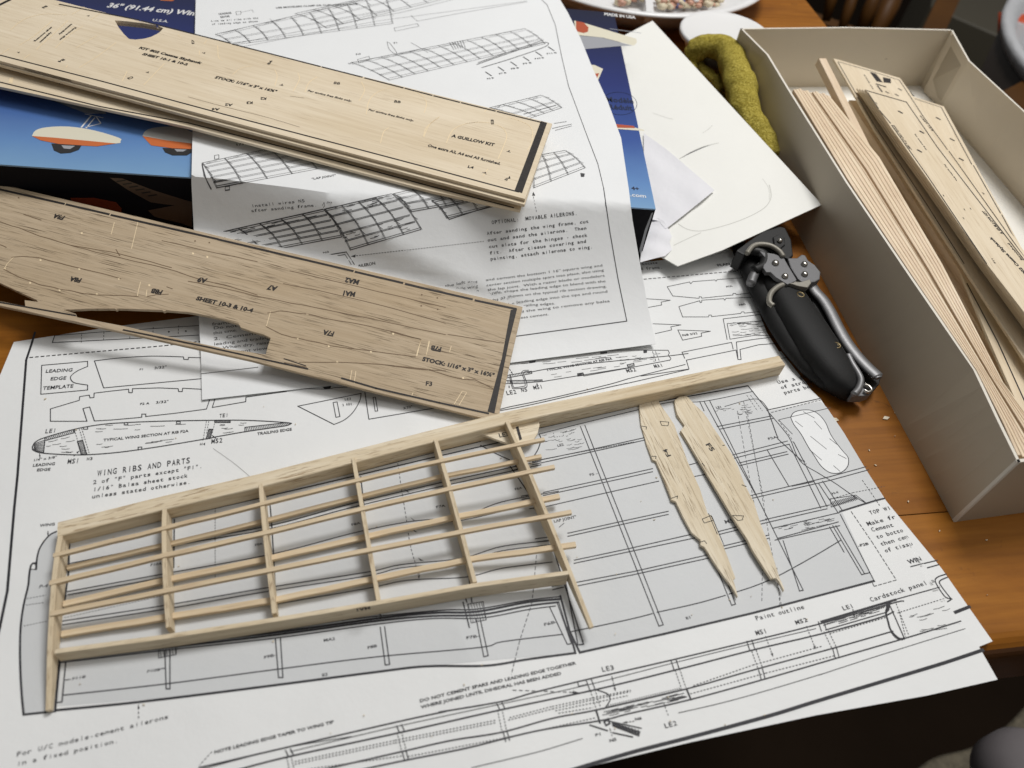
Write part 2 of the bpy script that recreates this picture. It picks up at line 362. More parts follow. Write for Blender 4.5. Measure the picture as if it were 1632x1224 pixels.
class Ink:
    def __init__(s, zf, off=.16*mm, k=1.0): s.k = k; s.zf = zf; s.off = off; s.V = []; s.F = []; s.n = 0
    def add(s, V, Fc):
        V = np.asarray(V, float); V = V.copy(); V[:, 2] += s.off
        s.V.append(V); s.F += [tuple(i+s.n for i in f) for f in Fc]; s.n += len(V)
    def strip(s, pts, wmm, ext=True):
        W = UP(pts, s.zf); wmm = wmm*s.k
        if ext and len(W) > 1:
            a = W[0]-W[1]; W[0] += a/np.linalg.norm(a)*wmm*mm*.4; a = W[-1]-W[-2]; W[-1] += a/np.linalg.norm(a)*wmm*mm*.4
        T = np.gradient(W, axis=0); N = np.c_[-T[:, 1], T[:, 0], np.zeros(len(T))]
        N /= np.linalg.norm(N, axis=1)[:, None]+1e-12; h = N*wmm*mm/2
        V = np.vstack([W+h, W-h]); n = len(W)
        if not isinstance(s.zf, (int, float)): V[:, 2] = s.zf(V[:, 0], V[:, 1])
        s.add(V, [(i, n+i, n+i+1, i+1) for i in range(n-1)])
    def line(s, pts, wmm=.45, closed=False, dash=None, step=7):
        pts = [np.array(p, float) for p in pts]
        if closed: pts = pts+[pts[0]]
        for a, b in zip(pts[:-1], pts[1:]):
            Ln = np.linalg.norm(b-a)
            if Ln < .05: continue
            if dash:
                on, off = dash; x = 0
                while x < Ln:
                    e = min(x+on, Ln); k = max(1, int((e-x)/step)); s.strip([a+(b-a)*(x+(e-x)*j/k)/Ln for j in range(k+1)], wmm, False); x += on+off
            else:
                k = max(1, int(Ln/step)); s.strip([a+(b-a)*j/k for j in range(k+1)], wmm)
    def curve(s, pts, wmm=.45, dash=None, k=6):
        q = smoothpath(pts, k)
        if dash:
            q = densify(q, 1.5, False); on = int(dash[0]/1.5)+1; off = int(dash[1]/1.5)+1; i = 0
            while i < len(q)-1: s.strip(q[i:i+on+1], wmm, False) if len(q[i:i+on+1]) > 1 else None; i += on+off
        else: s.strip(q, wmm)
    def fill(s, pts, grid=None):
        W = UP(densify(pts, 6), s.zf); g = grid if grid else .02
        vo, fo = tri2d(W[:, :2], (), g)
        z = s.zf(vo[:, 0], vo[:, 1]) if not isinstance(s.zf, (int, float)) else np.full(len(vo), float(s.zf))
        s.add(np.c_[vo, z], fo)
    def hatch(s, quad, n, wmm=.35):
        a, b, c, d = [np.array(q, float) for q in quad]
        for i in range(n):
            t = (i+.3)/n; t2 = min(1, (i+.9)/n); s.line([a+(b-a)*t, d+(c-d)*t2], wmm, step=30)
    def grain(s, quad, n, wmm=.35, ln=.12):
        a, b, c, d = [np.array(q, float) for q in quad]
        for i in range(n):
            u, v = random.random()*(1-ln), random.random(); l = ln*(.4+random.random())
            q = lambda u, v: (a+(b-a)*u)*(1-v)+(d+(c-d)*u)*v
            s.line([q(u, v), q(min(1, u+l*.5), min(1, v+.03)), q(min(1, u+l), v)], wmm, step=30)
    def arrow(s, a, b, wmm=.4, dash=(4, 3), hs=6):
        a = np.array(a, float); b = np.array(b, float); s.line([a, b], wmm, dash=dash)
        d = (b-a)/np.linalg.norm(b-a); n = np.array([-d[1], d[0]]); s.fill([b, b-d*hs+n*hs*.3, b-d*hs-n*hs*.3])
    def text(s, st, p0, p1, h, mono=False, off=.012, shear=0.0):
        """baseline p0->p1 in photo pixels, cap height h pixels; laid out flat on the surface"""
        W = UP([p0, p1], s.zf); A, B = W; dr = B-A; Lw = np.linalg.norm(dr); dr /= Lw
        if isinstance(s.zf, Plane): n = np.array([-s.zf.b, -s.zf.c, 1.]); n /= np.linalg.norm(n)
        elif isinstance(s.zf, (int, float)): n = np.array([0, 0, 1.])
        else:
            e = .01; m = (A+B)/2; f = lambda x, y: float(s.zf(np.array([x]), np.array([y]))[0])
            n = np.array([-(f(m[0]+e, m[1])-f(m[0]-e, m[1]))/(2*e), -(f(m[0], m[1]+e)-f(m[0], m[1]-e))/(2*e), 1.]); n /= np.linalg.norm(n)
        up = np.cross(n, dr); mid = (A+B)/2; pp = np.linalg.norm(proj(mid+up*.01)-proj(mid))/.01
        hu = h/pp/CAP
        G = [glyph(c, off) for c in st]
        if mono: adv = [.62]*len(st)
        else: adv = [g[2] for g in G]
        tot = sum(adv)-(.10 if not mono else .08); k = Lw/tot; x = 0
        for c, g, a in zip(st, G, adv):
            if len(g[0]):
                gx = g[0][:, 0].copy()
                if mono:
                    w0 = gx.max()-gx.min(); 
                    tw = {'i': .30, 'l': .30, 'I': .34, '1': .3, '.': .11, ',': .14, "'": .1, ':': .11, '-': .34, '"': .26}.get(c, .47); tw = {'m': .56, 'w': .56, 'M': .55, 'W': .57}.get(c, tw)
                    if c in "iIl1.,':|-": tw = min(w0*.8, .42)
                    gx = (gx-gx.min())/max(w0, 1e-6)*tw+(.56-tw)/2
                X = (x+gx)*k+g[0][:, 1]*shear*hu; Y = g[0][:, 1]*hu
                V = A+X[:, None]*dr+Y[:, None]*up
                if not isinstance(s.zf, (int, float)): V[:, 2] = s.zf(V[:, 0], V[:, 1])
                s.add(V, g[1])
            x += a
    def build(s, name, mat, parent, kind='stuff'):
        if not s.V: return
        return tag(mesh(name, np.vstack(s.V), s.F, mat, parent), kind=kind)
def Z(ox, oy, pts, k=3.949): return [(ox+x/k, oy+y/k) for x, y in pts]
# ---------------------------------------------------------------- surfaces
_s = [(rng.uniform(8, 22), rng.uniform(0, 6.28), rng.uniform(0, 6.28), rng.uniform(.5, 1)) for _ in range(7)]
def wav(x, y, amp):
    z = 0
    for k, a, ph, w_ in _s: z = z+w_*np.sin(k*(x*math.cos(a)+y*math.sin(a))+ph)
    return z*amp/3
def dline(a, b):
    a = P(a)[:2]; b = P(b)[:2]; d = (b-a)/np.linalg.norm(b-a); n = np.array([-d[1], d[0]])
    return lambda x, y: (x-a[0])*n[0]+(y-a[1])*n[1]
_f1 = dline((722, 930), (800, 1224)); _f2 = dline((0, 937), (1310, 640))
def soft(d, w_): return np.exp(-np.sqrt(d*d+(.006)**2)/w_)
def h_plan(x, y):
    return .0065+wav(x, y, .0021)+.0045*soft(_f1(x, y), .09)*np.clip((1.1-y)*3, 0, 1)+.0030*soft(_f2(x, y), .05)
GENTLE.append(h_plan)
def h_low(x, y): return h_plan(x, y)*.5-.0005
GENTLE.append(h_low)
HB = .142
_cl, _cr = P((306, 305), HB+.016)[:2], P((1045, 328), HB+.016)[:2]
_cd = (_cr-_cl)/np.linalg.norm(_cr-_cl); _cn = np.array([_cd[1], -_cd[0]])      # towards the camera
pD = plane3(P((830, 490), .044), P((770, 667), .024), P((0, 293), .094))
def _eline(a, b, ins):
    a, b, i = a[:2], b[:2], ins[:2]; d = (b-a)/np.linalg.norm(b-a); n = np.array([-d[1], d[0]])
    if (i-a)@n > 0: n = -n
    return lambda x, y: (x-a[0])*n[0]+(y-a[1])*n[1]
_e1 = _eline(UP((0, 293), pD)[0], UP((830, 490), pD)[0], UP((400, 500), pD)[0]); _e2 = _eline(UP((830, 490), pD)[0], UP((770, 667), pD)[0], UP((400, 500), pD)[0])
def h_sheet(x, y):
    s = (x-_cl[0])*_cn[0]+(y-_cl[1])*_cn[1]
    u = (x-_cl[0])*_cd[0]+(y-_cl[1])*_cd[1]
    Ln = .285
    t = np.clip(s/Ln, 0, 1); top = HB+.010+.010*np.exp(-(s/.10)**2)+wav(x*1.1, y, .0016)
    dr = np.power(np.clip(1-t, 0, 1), 1.9)
    t2 = 1/(1+np.exp(-s/.008)) # gentle shoulder
    h = np.where(s <= 0, top, (top-.011)*dr+.011+wav(x, y, .0012)*(1-dr))
    d = np.maximum(_e1(x, y), np.maximum(_e2(x, y), 0)); lim = pD(x, y)-.0085+2.0*np.sqrt(d*d+.0002)-.028
    return np.maximum(np.minimum(h, lim+.0), .010)
# ================================================================= SETTING
def rect3(pts): return np.array(pts, float)
fl = mesh('floor', [(-14, -8, -2.6), (14, -8, -2.6), (14, 22, -2.6), (-14, 22, -2.6)], [(0, 1, 2, 3)], M['floor']); tag(fl, kind='structure')
TA = np.array([.970, .2424, 0]); TA /= np.linalg.norm(TA); TN = np.array([-TA[1], TA[0], 0])
tb = thing('dining_table', (0, 1, 0), 'brown varnished wooden dining table under all the papers and boxes', 'table')
def tpt(t, s, z): v = TA*t+TN*s; return (v[0], v[1], z)
s0 = .237; edges = [.464+.345*k for k in range(8)]
def tplank(sa, sb, zt=0.0):
    g = .0004; V = [tpt(-3.2, sa+g, zt), tpt(1.38, sa+g, zt), tpt(1.38, sb-g, zt), tpt(-3.2, sb-g, zt)]
    V += [(x, y, z-.09) for x, y, z in V]
    o = mesh('plank', V, [(0, 1, 2, 3), (7, 6, 5, 4), (0, 4, 5, 1), (1, 5, 6, 2), (2, 6, 7, 3), (3, 7, 4, 0)], M['table'], tb, frame(TA, (0, 0, 1), (V[0][0]+sa*3.7, V[0][1], V[0][2])))
    bevel(o, .12, 1)
for i in range(7): tplank(edges[i], edges[i+1])
# rounded front board
prof = [(s0+.035, 0)]+[(s0+.035-.035*math.sin(a), -.035+.035*math.cos(a)) for a in np.linspace(.2, 1.57, 7)]+[(s0, -.06), (s0+.012, -.075), (s0+.012, -.09)]
prof = [(edges[0]-.0012, 0)]+prof+[(edges[0]-.0012, -.09)]
V = []; n = len(prof)
for t in (-3.2, 1.38): V += [tpt(t, s, z) for s, z in prof]
mesh('front_board', V, [(i, (i+1) % n, n+(i+1) % n, n+i) for i in range(n)]+[tuple(range(n))[::-1], tuple(range(n, 2*n))], [M['table'], M['table_edge']], tb, frame(TA, (0, 0, 1), V[0]), False,
     [0 if i < 5 else 1 for i in range(n)]+[1, 1])
V = [tpt(-3.2, s0+.03, -.09), tpt(1.34, s0+.03, -.09), tpt(1.34, s0+.07, -.09), tpt(-3.2, s0+.07, -.09)]; V += [(x, y, -.32) for x, y, z in V]
mesh('apron', V, [(0, 1, 2, 3), (7, 6, 5, 4), (0, 4, 5, 1), (1, 5, 6, 2), (2, 6, 7, 3), (3, 7, 4, 0)], M['table_edge'], tb)
# ================================================================= PLAN SHEETS
def sheet_outline(px, zf, step=8): return UP(densify(px, step), zf)[:, :2]
low_px = [(1180, 560), (1245, 560), (1330, 668), (1408, 793), (1500, 905), (1582, 1022), (1557, 1032), (1500, 1052), (1300, 1090), (1200, 900)]
lo = slab('plan_sheet', sheet_outline(low_px, h_low), h_low, .0006, M['paper'], None, None, (), .016, True)
tag(lo, 'lower white plan sheet showing only a strip under the right edge of the top plan', 'paper plan')
kl = Ink(h_low, .12*mm)
kl.line([(1473, 898), (1494, 893)], .5); kl.line([(1478, 905), (1496, 900)], .5)
kl.curve([(1508, 915), (1494, 920), (1491, 928), (1505, 950), (1515, 955), (1510, 959)], .5); kl.curve([(1510, 920), (1499, 925), (1498, 931), (1512, 950), (1517, 955)], .5)
kl.line([(1522, 976), (1545, 967)], 1.3)
kl.build('printed_lines', M['ink'], lo)
top_px = [(22, 545), (170, 522), (600, 467), (1020, 418), (1100, 410), (1165, 396), (1195, 460), (1222, 530), (1262, 592), (1308, 636), (1340, 685), (1365, 725), (1420, 810), (1450, 870), (1490, 950),
          (1560, 1030), (1590, 1083), (1480, 1108), (1300, 1140), (1100, 1183), (930, 1224), (820, 1250), (300, 1400), (-150, 1450), (-330, 1100), (-120, 800), (0, 598)]
pl = slab('plan_sheet', sheet_outline(top_px, h_plan, 7), h_plan, .0006, M['paper'], None, None, (), .0125, True)
tag(pl, 'large white wing construction plan spread flat under the balsa wing frame', 'paper plan')
# grey tint of the wing drawing
tn = Ink(h_plan, .07*mm)
tint = Z(0, 810, [(345, 150), (290, 190), (250, 260), (230, 330), (228, 385), (195, 388), (183, 440), (175, 500), (145, 620), (128, 800), (130, 1000), (140, 1200)])+[(38, 1138), (84, 1134), (89, 1126)]+\
    [(300, 1109), (500, 1084), (600, 1071), (680, 1062), (775, 1053), (915, 1041)]+[(917, 1035), (924, 1040), (1090, 1003), (1250, 965), (1393, 925), (1380, 898), (1342, 816), (1408, 796), (1406, 790), (1375, 740), (1345, 690), (1318, 650), (1308, 640), (1224, 655), (1192, 615), (900, 672), (500, 760), (99, 858)]
tn.fill(tint, .02); tn.build('grey_tint', M['tint'], pl)
wn = Ink(h_plan, .12*mm)
win = smoothpath(Z(1222, 550, [(150, 455), (170, 425), (220, 410), (280, 412), (330, 440), (370, 490), (400, 560), (440, 620), (480, 670), (512, 710), (510, 760), (480, 795), (440, 808), (390, 800), (340, 760), (300, 700), (260, 640), (215, 560), (170, 500), (150, 455)]), 4)
wn.fill(win[:-1], .03); wn.build('windscreen_panel', M['paper_upper'], pl)
k = Ink(h_plan, .16*mm, .86)
k.curve(win, .45, k=1)
for q in (((180, 480), (225, 515)), ((275, 575), (375, 655)), ((300, 480), (345, 530)), ((395, 590), (440, 625)), ((270, 660), (345, 725)), ((420, 760), (460, 795)), ((450, 690), (500, 715)), ((230, 420), (300, 460))): k.line(Z(1222, 550, q), .35)
kg = Ink(h_plan, .13*mm, .8)
# border
k.line([(56, 530), (50, 550), (42, 574), (28, 760), (23, 810), (12, 942), (0, 1000), (-10, 1040)], 1.15)

k.curve([(880, 1237), (1000, 1201), (1100, 1175), (1222, 1142), (1300, 1118), (1400, 1088), (1500, 1058), (1566, 1036)], 1.5)

k.line([(47, 570), (263, 551), (330, 543)], .6, dash=(6, 3))
k.line(Z(0, 290, [(345, 968), (330, 1012), (1250, 965)]), .45); k.line(Z(0, 290, [(345, 968), (640, 945), (1250, 905)]), .4)
for x, y in ((515, 960), (655, 945), (820, 935), (965, 915), (1125, 905)): k.line(Z(0, 290, [(x, y), (x-3, y+55)]), .3, dash=(3, 2))
for x, y in ((1063, 944), (1170, 940), (1165, 1005)): k.fill(Z(0, 290, [(x-7, y), (x, y-6), (x+7, y), (x, y+6)]))
# leading edge template
a = Z(0, 550, [(552, 252), (552, 283), (258, 310), (263, 128), (552, 103), (552, 135)]); k.line(a, .45)
k.curve(Z(0, 550, [(552, 135), (490, 162), (452, 190), (445, 212), (470, 238), (552, 252)]), .45)
k.text('LEADING', *Z(0, 550, [(285, 175), (453, 166)]), 5.5, off=.015); k.text('EDGE', *Z(0, 550, [(315, 223), (412, 217)]), 5.5, off=.015); k.text('TEMPLATE', *Z(0, 550, [(268, 283), (457, 268)]), 5.8, off=.015)
# F1
k.curve(Z(0, 550, [(595, 100), (750, 82), (900, 72), (1000, 70), (1155, 75)]), .45); k.line(Z(0, 550, [(1155, 75), (1158, 91), (1185, 92), (1187, 78), (1250, 80), (1330, 82)]), .45)
k.line(Z(0, 550, [(595, 100), (653, 270), (1310, 208)]), .45); k.text('F1', *Z(0, 550, [(877, 160), (902, 158)]), 3); k.text('3/32"', *Z(0, 550, [(970, 153), (1045, 145)]), 4)
# F2A
k.line(Z(0, 550, [(318, 402), (500, 348), (502, 325), (562, 315), (568, 333), (592, 330), (593, 303), (700, 290), (810, 278), (812, 300), (833, 300), (835, 275), (1000, 270), (1122, 275), (1125, 293), (1148, 293), (1150, 272), (1265, 278), (1330, 280)]), .45)
k.line(Z(0, 550, [(318, 402), (318, 480), (548, 480), (523, 400), (565, 390), (595, 478), (700, 472), (893, 455), (893, 435), (918, 435), (918, 450), (1100, 430), (1300, 403), (1320, 345)]), .45)
k.line(Z(300, 550, [(168, 342), (152, 393), (362, 357), (364, 328), (620, 292), (540, 290)]), .45); k.line(Z(300, 550, [(680, 275), (870, 278), (930, 268), (1000, 265)]), .4); k.fill(Z(300, 550, [(845, 265), (900, 258), (895, 275), (860, 280)]))
k.text('F2 A', *Z(0, 550, [(880, 378), (937, 373)]), 3.5); k.text('3/32"', *Z(0, 550, [(980, 370), (1058, 362)]), 4)
# section F2A
k.curve(Z(0, 550, [(205, 640), (225, 610), (285, 582), (470, 530), (640, 500), (800, 488), (1000, 480), (1250, 475), (1450, 473), (1550, 474), (1684, 480), (1800, 488), (1800+35, 493)]), .55)
k.curve(Z(0, 550, [(205, 640), (212, 662), (270, 680), (420, 690), (560, 690), (750, 675), (1000, 640), (1300, 590), (1360, 578), (1530, 548), (1684, 525), (1800, 508), (1835, 493)]), .55)
k.line(Z(0, 550, [(285, 582), (275, 680)]), .5); k.line(Z(0, 550, [(285, 602), (470, 552), (466, 530)]), .4)
k.hatch(Z(0, 550, [(288, 585), (468, 534), (468, 552), (290, 600)]), 16, .3); k.hatch(Z(0, 550, [(215, 620), (215, 665), (275, 675), (283, 590)]), 8, .35)
for q in (((488, 607), (520, 598), (545, 688), (512, 690)), ((1315, 530), (1338, 530), (1325, 588), (1297, 592)), ((1352, 475), (1450, 475), (1450, 488), (1352, 488)), ((783, 488), (805, 488), (805, 502), (783, 502)), ((1112, 482), (1135, 482), (1135, 496), (1112, 496)), ((527, 517), (552, 515), (552, 530), (527, 530)), ((870, 643), (893, 642), (893, 657), (870, 659))): k.line(Z(0, 550, q), .42, closed=True)
k.hatch(Z(0, 550, [(488, 607), (512, 690), (545, 688), (520, 598)]), 12, .3); k.hatch(Z(0, 550, [(1315, 530), (1297, 592), (1325, 588), (1338, 530)]), 10, .3); k.hatch(Z(0, 550, [(1352, 475), (1450, 475), (1450, 488), (1352, 488)]), 14, .3)
k.line(Z(300, 550, [(357, 548), (357, 518), (600, 490)]), .42); k.hatch(Z(300, 550, [(360, 518), (640, 488), (645, 500), (360, 545)]), 26, .3)
for q in (((500, 530), (550, 690)), ((515, 525), (565, 690)), ((470, 535), (512, 680)), ((1300, 480), (1278, 600)), ((1315, 480), (1300, 560)), ((1355, 478), (1335, 560))): k.line(Z(0, 550, q), .3, dash=(2.5, 1.8))
kg.grain(Z(0, 550, [(570, 500), (1290, 490), (1290, 520), (570, 555)]), 10, .28, .09); kg.grain(Z(0, 550, [(570, 625), (1240, 570), (1220, 600), (570, 685)]), 9, .28, .09); kg.grain(Z(0, 550, [(290, 610), (480, 560), (490, 680), (290, 670)]), 9, .28, .25); kg.grain(Z(300, 550, [(180, 485), (400, 485), (330, 545), (170, 570)]), 9, .28, .2)
k.text('TYPICAL WING SECTION AT RIB F2A', *Z(0, 550, [(650, 607), (1183, 548)]), 4.2, off=.02)
k.text('LE1', *Z(0, 550, [(283, 556), (352, 550)]), 7, True); k.text('TE1', *Z(0, 550, [(1380, 457), (1437, 451)]), 6, True); k.text('MS1', *Z(0, 550, [(424, 748), (497, 742)]), 8, True); k.text('MS2', *Z(0, 550, [(1330, 621), (1400, 613)]), 7.5, True)
k.text('H3', *Z(0, 550, [(545, 726), (583, 722)]), 4.5, True, .02); k.text('H4', *Z(0, 550, [(1257, 632), (1292, 630)]), 4, True, .02)
k.text('1/4" x 3/8"', *Z(0, 550, [(208, 733), (355, 712)]), 4, off=.01); k.text('LEADING', *Z(0, 550, [(205, 766), (343, 755)]), 4.6, off=.02); k.text('EDGE', *Z(0, 550, [(230, 795), (313, 790)]), 4.6, off=.02)
k.arrow(*Z(0, 550, [(253, 712), (250, 682)]), .35, hs=4); k.arrow(*Z(0, 550, [(465, 700), (500, 665)]), .35, hs=5); k.arrow(*Z(0, 550, [(1362, 590), (1335, 568)]), .3, hs=4)
k.text('TRAILING EDGE', *Z(300, 550, [(435, 568), (650, 538)]), 4.3, off=.02)
k.text('WING RIBS AND PARTS', *Z(0, 550, [(612, 826), (1197, 742)]), 9.5, True, .01)
for st, a, b in (('2 of "F" parts except "F1".', (585, 876), (1275, 772)), ('1/16" Balsa sheet stock', (585, 922), (1182, 832)), ('unless stated otherwise.', (578, 966), (1200, 872))): k.text(st, *Z(0, 550, [a, b]), 6.2, True, .012)
# LE3 part + neighbour
k.line(Z(300, 550, [(918, 500), (690, 385), (1088, 305)]), .45); k.curve(Z(300, 550, [(1088, 305), (1080, 350), (1040, 420), (985, 470), (918, 500)]), .45); k.line(Z(300, 550, [(912, 362), (937, 358), (955, 450), (930, 455)]), .42, True)
k.text('LE3', *Z(300, 550, [(985, 350), (1025, 345)]), 3.6, True); k.text('2 REQ.', *Z(300, 550, [(970, 385), (1045, 375)]), 3.6, True)
k.line(Z(300, 550, [(1112, 300), (1137, 467), (1545, 398)]), .45); k.line(Z(300, 550, [(1163, 330), (1178, 328), (1193, 415), (1177, 417)]), .4, True); k.text('3/32"', *Z(300, 550, [(1353, 405), (1410, 395)]), 3.6)
# WING callout, tip outline
k.text('WING', *Z(0, 810, [(250, 118), (343, 108)]), 4.6, off=.02); k.arrow(*Z(0, 810, [(303, 145), (303, 178)]), .35, hs=5)
k.curve(Z(0, 810, [(355, 148), (320, 165), (285, 200), (250, 255), (235, 310), (230, 355)]), .75); k.curve(Z(0, 810, [(228, 385), (228, 352), (210, 347), (195, 365), (185, 420), (178, 490), (150, 610), (132, 740), (127, 900), (132, 1080), (142, 1224)]), .85); k.line(Z(0, 810, [(195, 385), (230, 387)]), .4)
k.line([(36, 1120), (38, 1139), (84, 1134)], .85); k.text('P-4', *Z(0, 810, [(243, 505), (295, 498)]), 5.5, off=.01, shear=.2)
for a, b in (((170, 570), (290, 548)), ((165, 610), (275, 595)), ((150, 742), (295, 712))): k.line(Z(0, 810, [a, b]), .28, dash=(3, 2))
k.line(Z(0, 810, [(438, 205), (430, 420), (405, 600)]), .8)
k.text('F10A', *Z(0, 810, [(945, 366), (1015, 356)]), 4, off=.02, shear=.15); k.text('F11A', *Z(0, 810, [(470, 455), (550, 440)]), 4, off=.015, shear=.1)
# wing drawing: spanwise lines, left to right
span = [([(108, 862), (263, 828), (440, 788), (560, 760), (700, 727), (810, 702)], .75), ([(425, 787), (560, 755), (690, 722), (766, 704)], .4),
        ([(108, 899), (262, 868), (430, 838), (560, 803), (700, 770), (862, 735)], .55), ([(108, 903), (262, 872), (430, 843), (560, 809), (700, 776), (862, 741)], .55),
        ([(108, 943), (260, 915), (430, 884), (562, 850), (650, 832), (738, 822), (800, 800), (890, 783)], .5), ([(108, 948), (260, 921), (430, 890), (562, 857), (650, 838), (738, 829), (830, 807), (890, 790)], .5),
        ([(100, 990), (263, 965), (425, 937), (585, 912), (640, 900), (735, 890), (800, 871), (878, 862)], .5), ([(100, 996), (263, 971), (425, 943), (585, 918), (640, 905), (737, 896), (800, 878), (884, 868)], .5),
        ([(440, 963), (585, 938), (650, 925), (742, 920), (800, 906), (880, 896)], .5)]
for q, w_ in span: k.curve(q, w_)
for a, b in (((420, 530), (1020, 415)), ((415, 555), (1020, 435)), ((405, 690), (1010, 555))): k.line(Z(0, 810, [a, b]), .28, dash=(3, 2))
k.line([(343, 720+80), (343, 932)], .3, dash=(3, 1.5)); k.curve([(633, 732), (640, 780), (648, 830), (654, 870), (664, 905), (668, 925)], .35, dash=(4, 2))
for x, y in Z(600, 550, [(210, 930), (252, 1112), (258, 1180)]): k.fill([(x, y), (x-10, y-7), (x-4, y-1)])
k.fill(Z(600, 810, [(298, 333), (262, 312), (275, 330)])); k.arrow((668, 905), (668, 922), .3, hs=5)
k.text('F7A', *Z(600, 550, [(375, 1028), (430, 1018)]), 3.8, off=.02); k.text('F9A', *Z(300, 810, [(420, 240), (465, 230)]), 3.6, off=.02); k.text('F8A', *Z(300, 810, [(1027, 112), (1080, 100)]), 3.6, off=.02); k.text('F6A', *Z(600, 550, [(872, 915), (915, 905)]), 3.6, off=.02); 
# printed ribs beside each real rib
for q in ([(111, 862), (110, 905)], [(278, 828), (277, 905)], [(430, 800), (434, 850), (440, 960)], [(575, 760), (583, 830), (600, 955), (606, 978)], [(737, 850), (745, 900), (752, 960)], [(738, 960), (748, 1000)]): k.curve(q, .6)
k.line([(812, 742), (845, 790), (880, 870), (930, 1027)], .6); k.line([(822, 742), (853, 790), (890, 870), (921, 1028), (930, 1027)], .6)
for q in ([(815, 745), (838, 739)], [(831, 791), (850, 788)], [(843, 806), (850, 805)], [(853, 859), (876, 856)], [(880, 935), (897, 931)]): k.line(q, .5); k.line([(x+1, y+5) for x, y in q], .5)
# aft lines
aft = [([(96, 1046), (260, 1025), (440, 1005), (560, 987), (700, 973), (760, 971), (840, 957), (893, 951)], .6),
       ([(97, 1048), (268, 1027), (440, 1008), (600, 986), (690, 977), (760, 975), (840, 960), (893, 955)], 1.1),
       ([(97, 1052), (268, 1032), (440, 1012), (600, 990), (690, 982), (765, 980), (840, 966), (890, 960)], .95),
       ([(97, 1056), (268, 1036), (440, 1017), (600, 995), (690, 986), (768, 985), (840, 972), (885, 966)], .55),
       ([(102, 1108), (265, 1090), (440, 1067), (600, 1047), (765, 1032), (800, 1023), (897, 1011)], .5),
       ([(89, 1132), (220, 1119), (400, 1097), (600, 1071), (680, 1062), (775, 1061), (840, 1051), (915, 1041)], .95)]
for q, w_ in aft: k.curve(q, w_)
for q in ([(96, 1056), (90, 1120), (99, 1119), (105, 1055)],): k.line(q, .55)
k.line([(95, 1050), (88, 1134)], .9)
for q in ([(263, 1037), (265, 1098), (271, 1098), (271, 1036)], [(439, 1018), (444, 1080), (451, 1080), (447, 1017)], [(606, 1000), (614, 1060), (621, 1059), (613, 999)], [(759, 987), (771, 1047), (778, 1045), (765, 985)], [(876, 968), (904, 1027), (911, 1026), (891, 962)]): k.line(q, .5)
k.line([(888, 961), (910, 1024)], .5); k.line([(893, 950), (917, 1041)], 1.0); k.line([(905, 1000), (924, 1040), (1060, 1010), (1200, 977), (1393, 926)], 1.0)
for q in ([(253, 1027), (281, 1024), (281, 1043), (253, 1049)], [(745, 963), (770, 959), (775, 988), (751, 993)]): k.line(q, .35, True); k.hatch([q[0], q[1], q[2], q[3]], 6, .25)
k.line([(740, 946), (744, 960)], .6); k.line([(602, 970), (607, 983)], .6); k.line([(437, 992), (440, 1003)], .6)
for st, a, b in (('F11B', (455, 335), (538, 320)), ('F10B', (930, 288), (1012, 275))): k.text(st, *Z(0, 1000, [a, b], 3.98), 4.2, off=.02, shear=.15)
k.line(Z(0, 1000, [(415, 335), (445, 330)], 3.98), .4); k.line(Z(0, 1000, [(1022, 262), (1045, 260)], 3.98), .4)
for st, a, b in (('F9B-', (480, 200), (553, 183)), ('F8B', (1137, 138), (1195, 125)), ('MA2', (858, 92), (928, 80)), ('E2', (848, 312), (882, 306))): k.text(st, *Z(300, 1000, [a, b], 3.98), 4.6, off=.02)
k.text('F7B-', *Z(600, 1000, [(570, 76), (648, 62)], 3.98), 4.5, off=.02)
k.text('F6B-', *Z(600, 810, [(1055, 742), (1135, 722)]), 4.6, off=.02)
k.line([(855, 885), (848, 960), (828, 1022), (815, 1075)], .35, dash=(6, 3)); 
k.arrow((817, 1100), (922, 1104), .35, (6, 4), 9)
k.arrow((221, 1145), (221, 1123), .35, hs=6)
k.text('For U/C models-cement ailerons', *Z(0, 1000, [(105, 820), (1068, 578)], 3.98), 7.5, True, .006); k.text('in a fixed position.', *Z(0, 1000, [(105, 880), (752, 730)], 3.98), 7.5, True, .006)
k.text('DO NOT CEMENT SPARS AND LEADING EDGE TOGETHER', *Z(600, 1000, [(275, 477), (1262, 235)], 3.98), 5, off=.025); k.text('WHERE JOINED UNTIL DIHEDRAL HAS BEEN ADDED', *Z(600, 1000, [(284, 516), (1170, 300)], 3.98), 5, off=.025)
k.text('NOTE LEADING EDGE TAPER TO WING TIP', *Z(300, 1000, [(165, 802), (920, 608)], 3.98), 5, off=.03); k.line([(338, 1198), (318, 1220)], .35, dash=(4, 3))
k.text('LAP JOINT"', *Z(600, 810, [(1118, 92), (1258, 62)]), 4.6, off=.015)
k.curve(Z(600, 810, [(1150, 120), (1180, 95)]), .3)
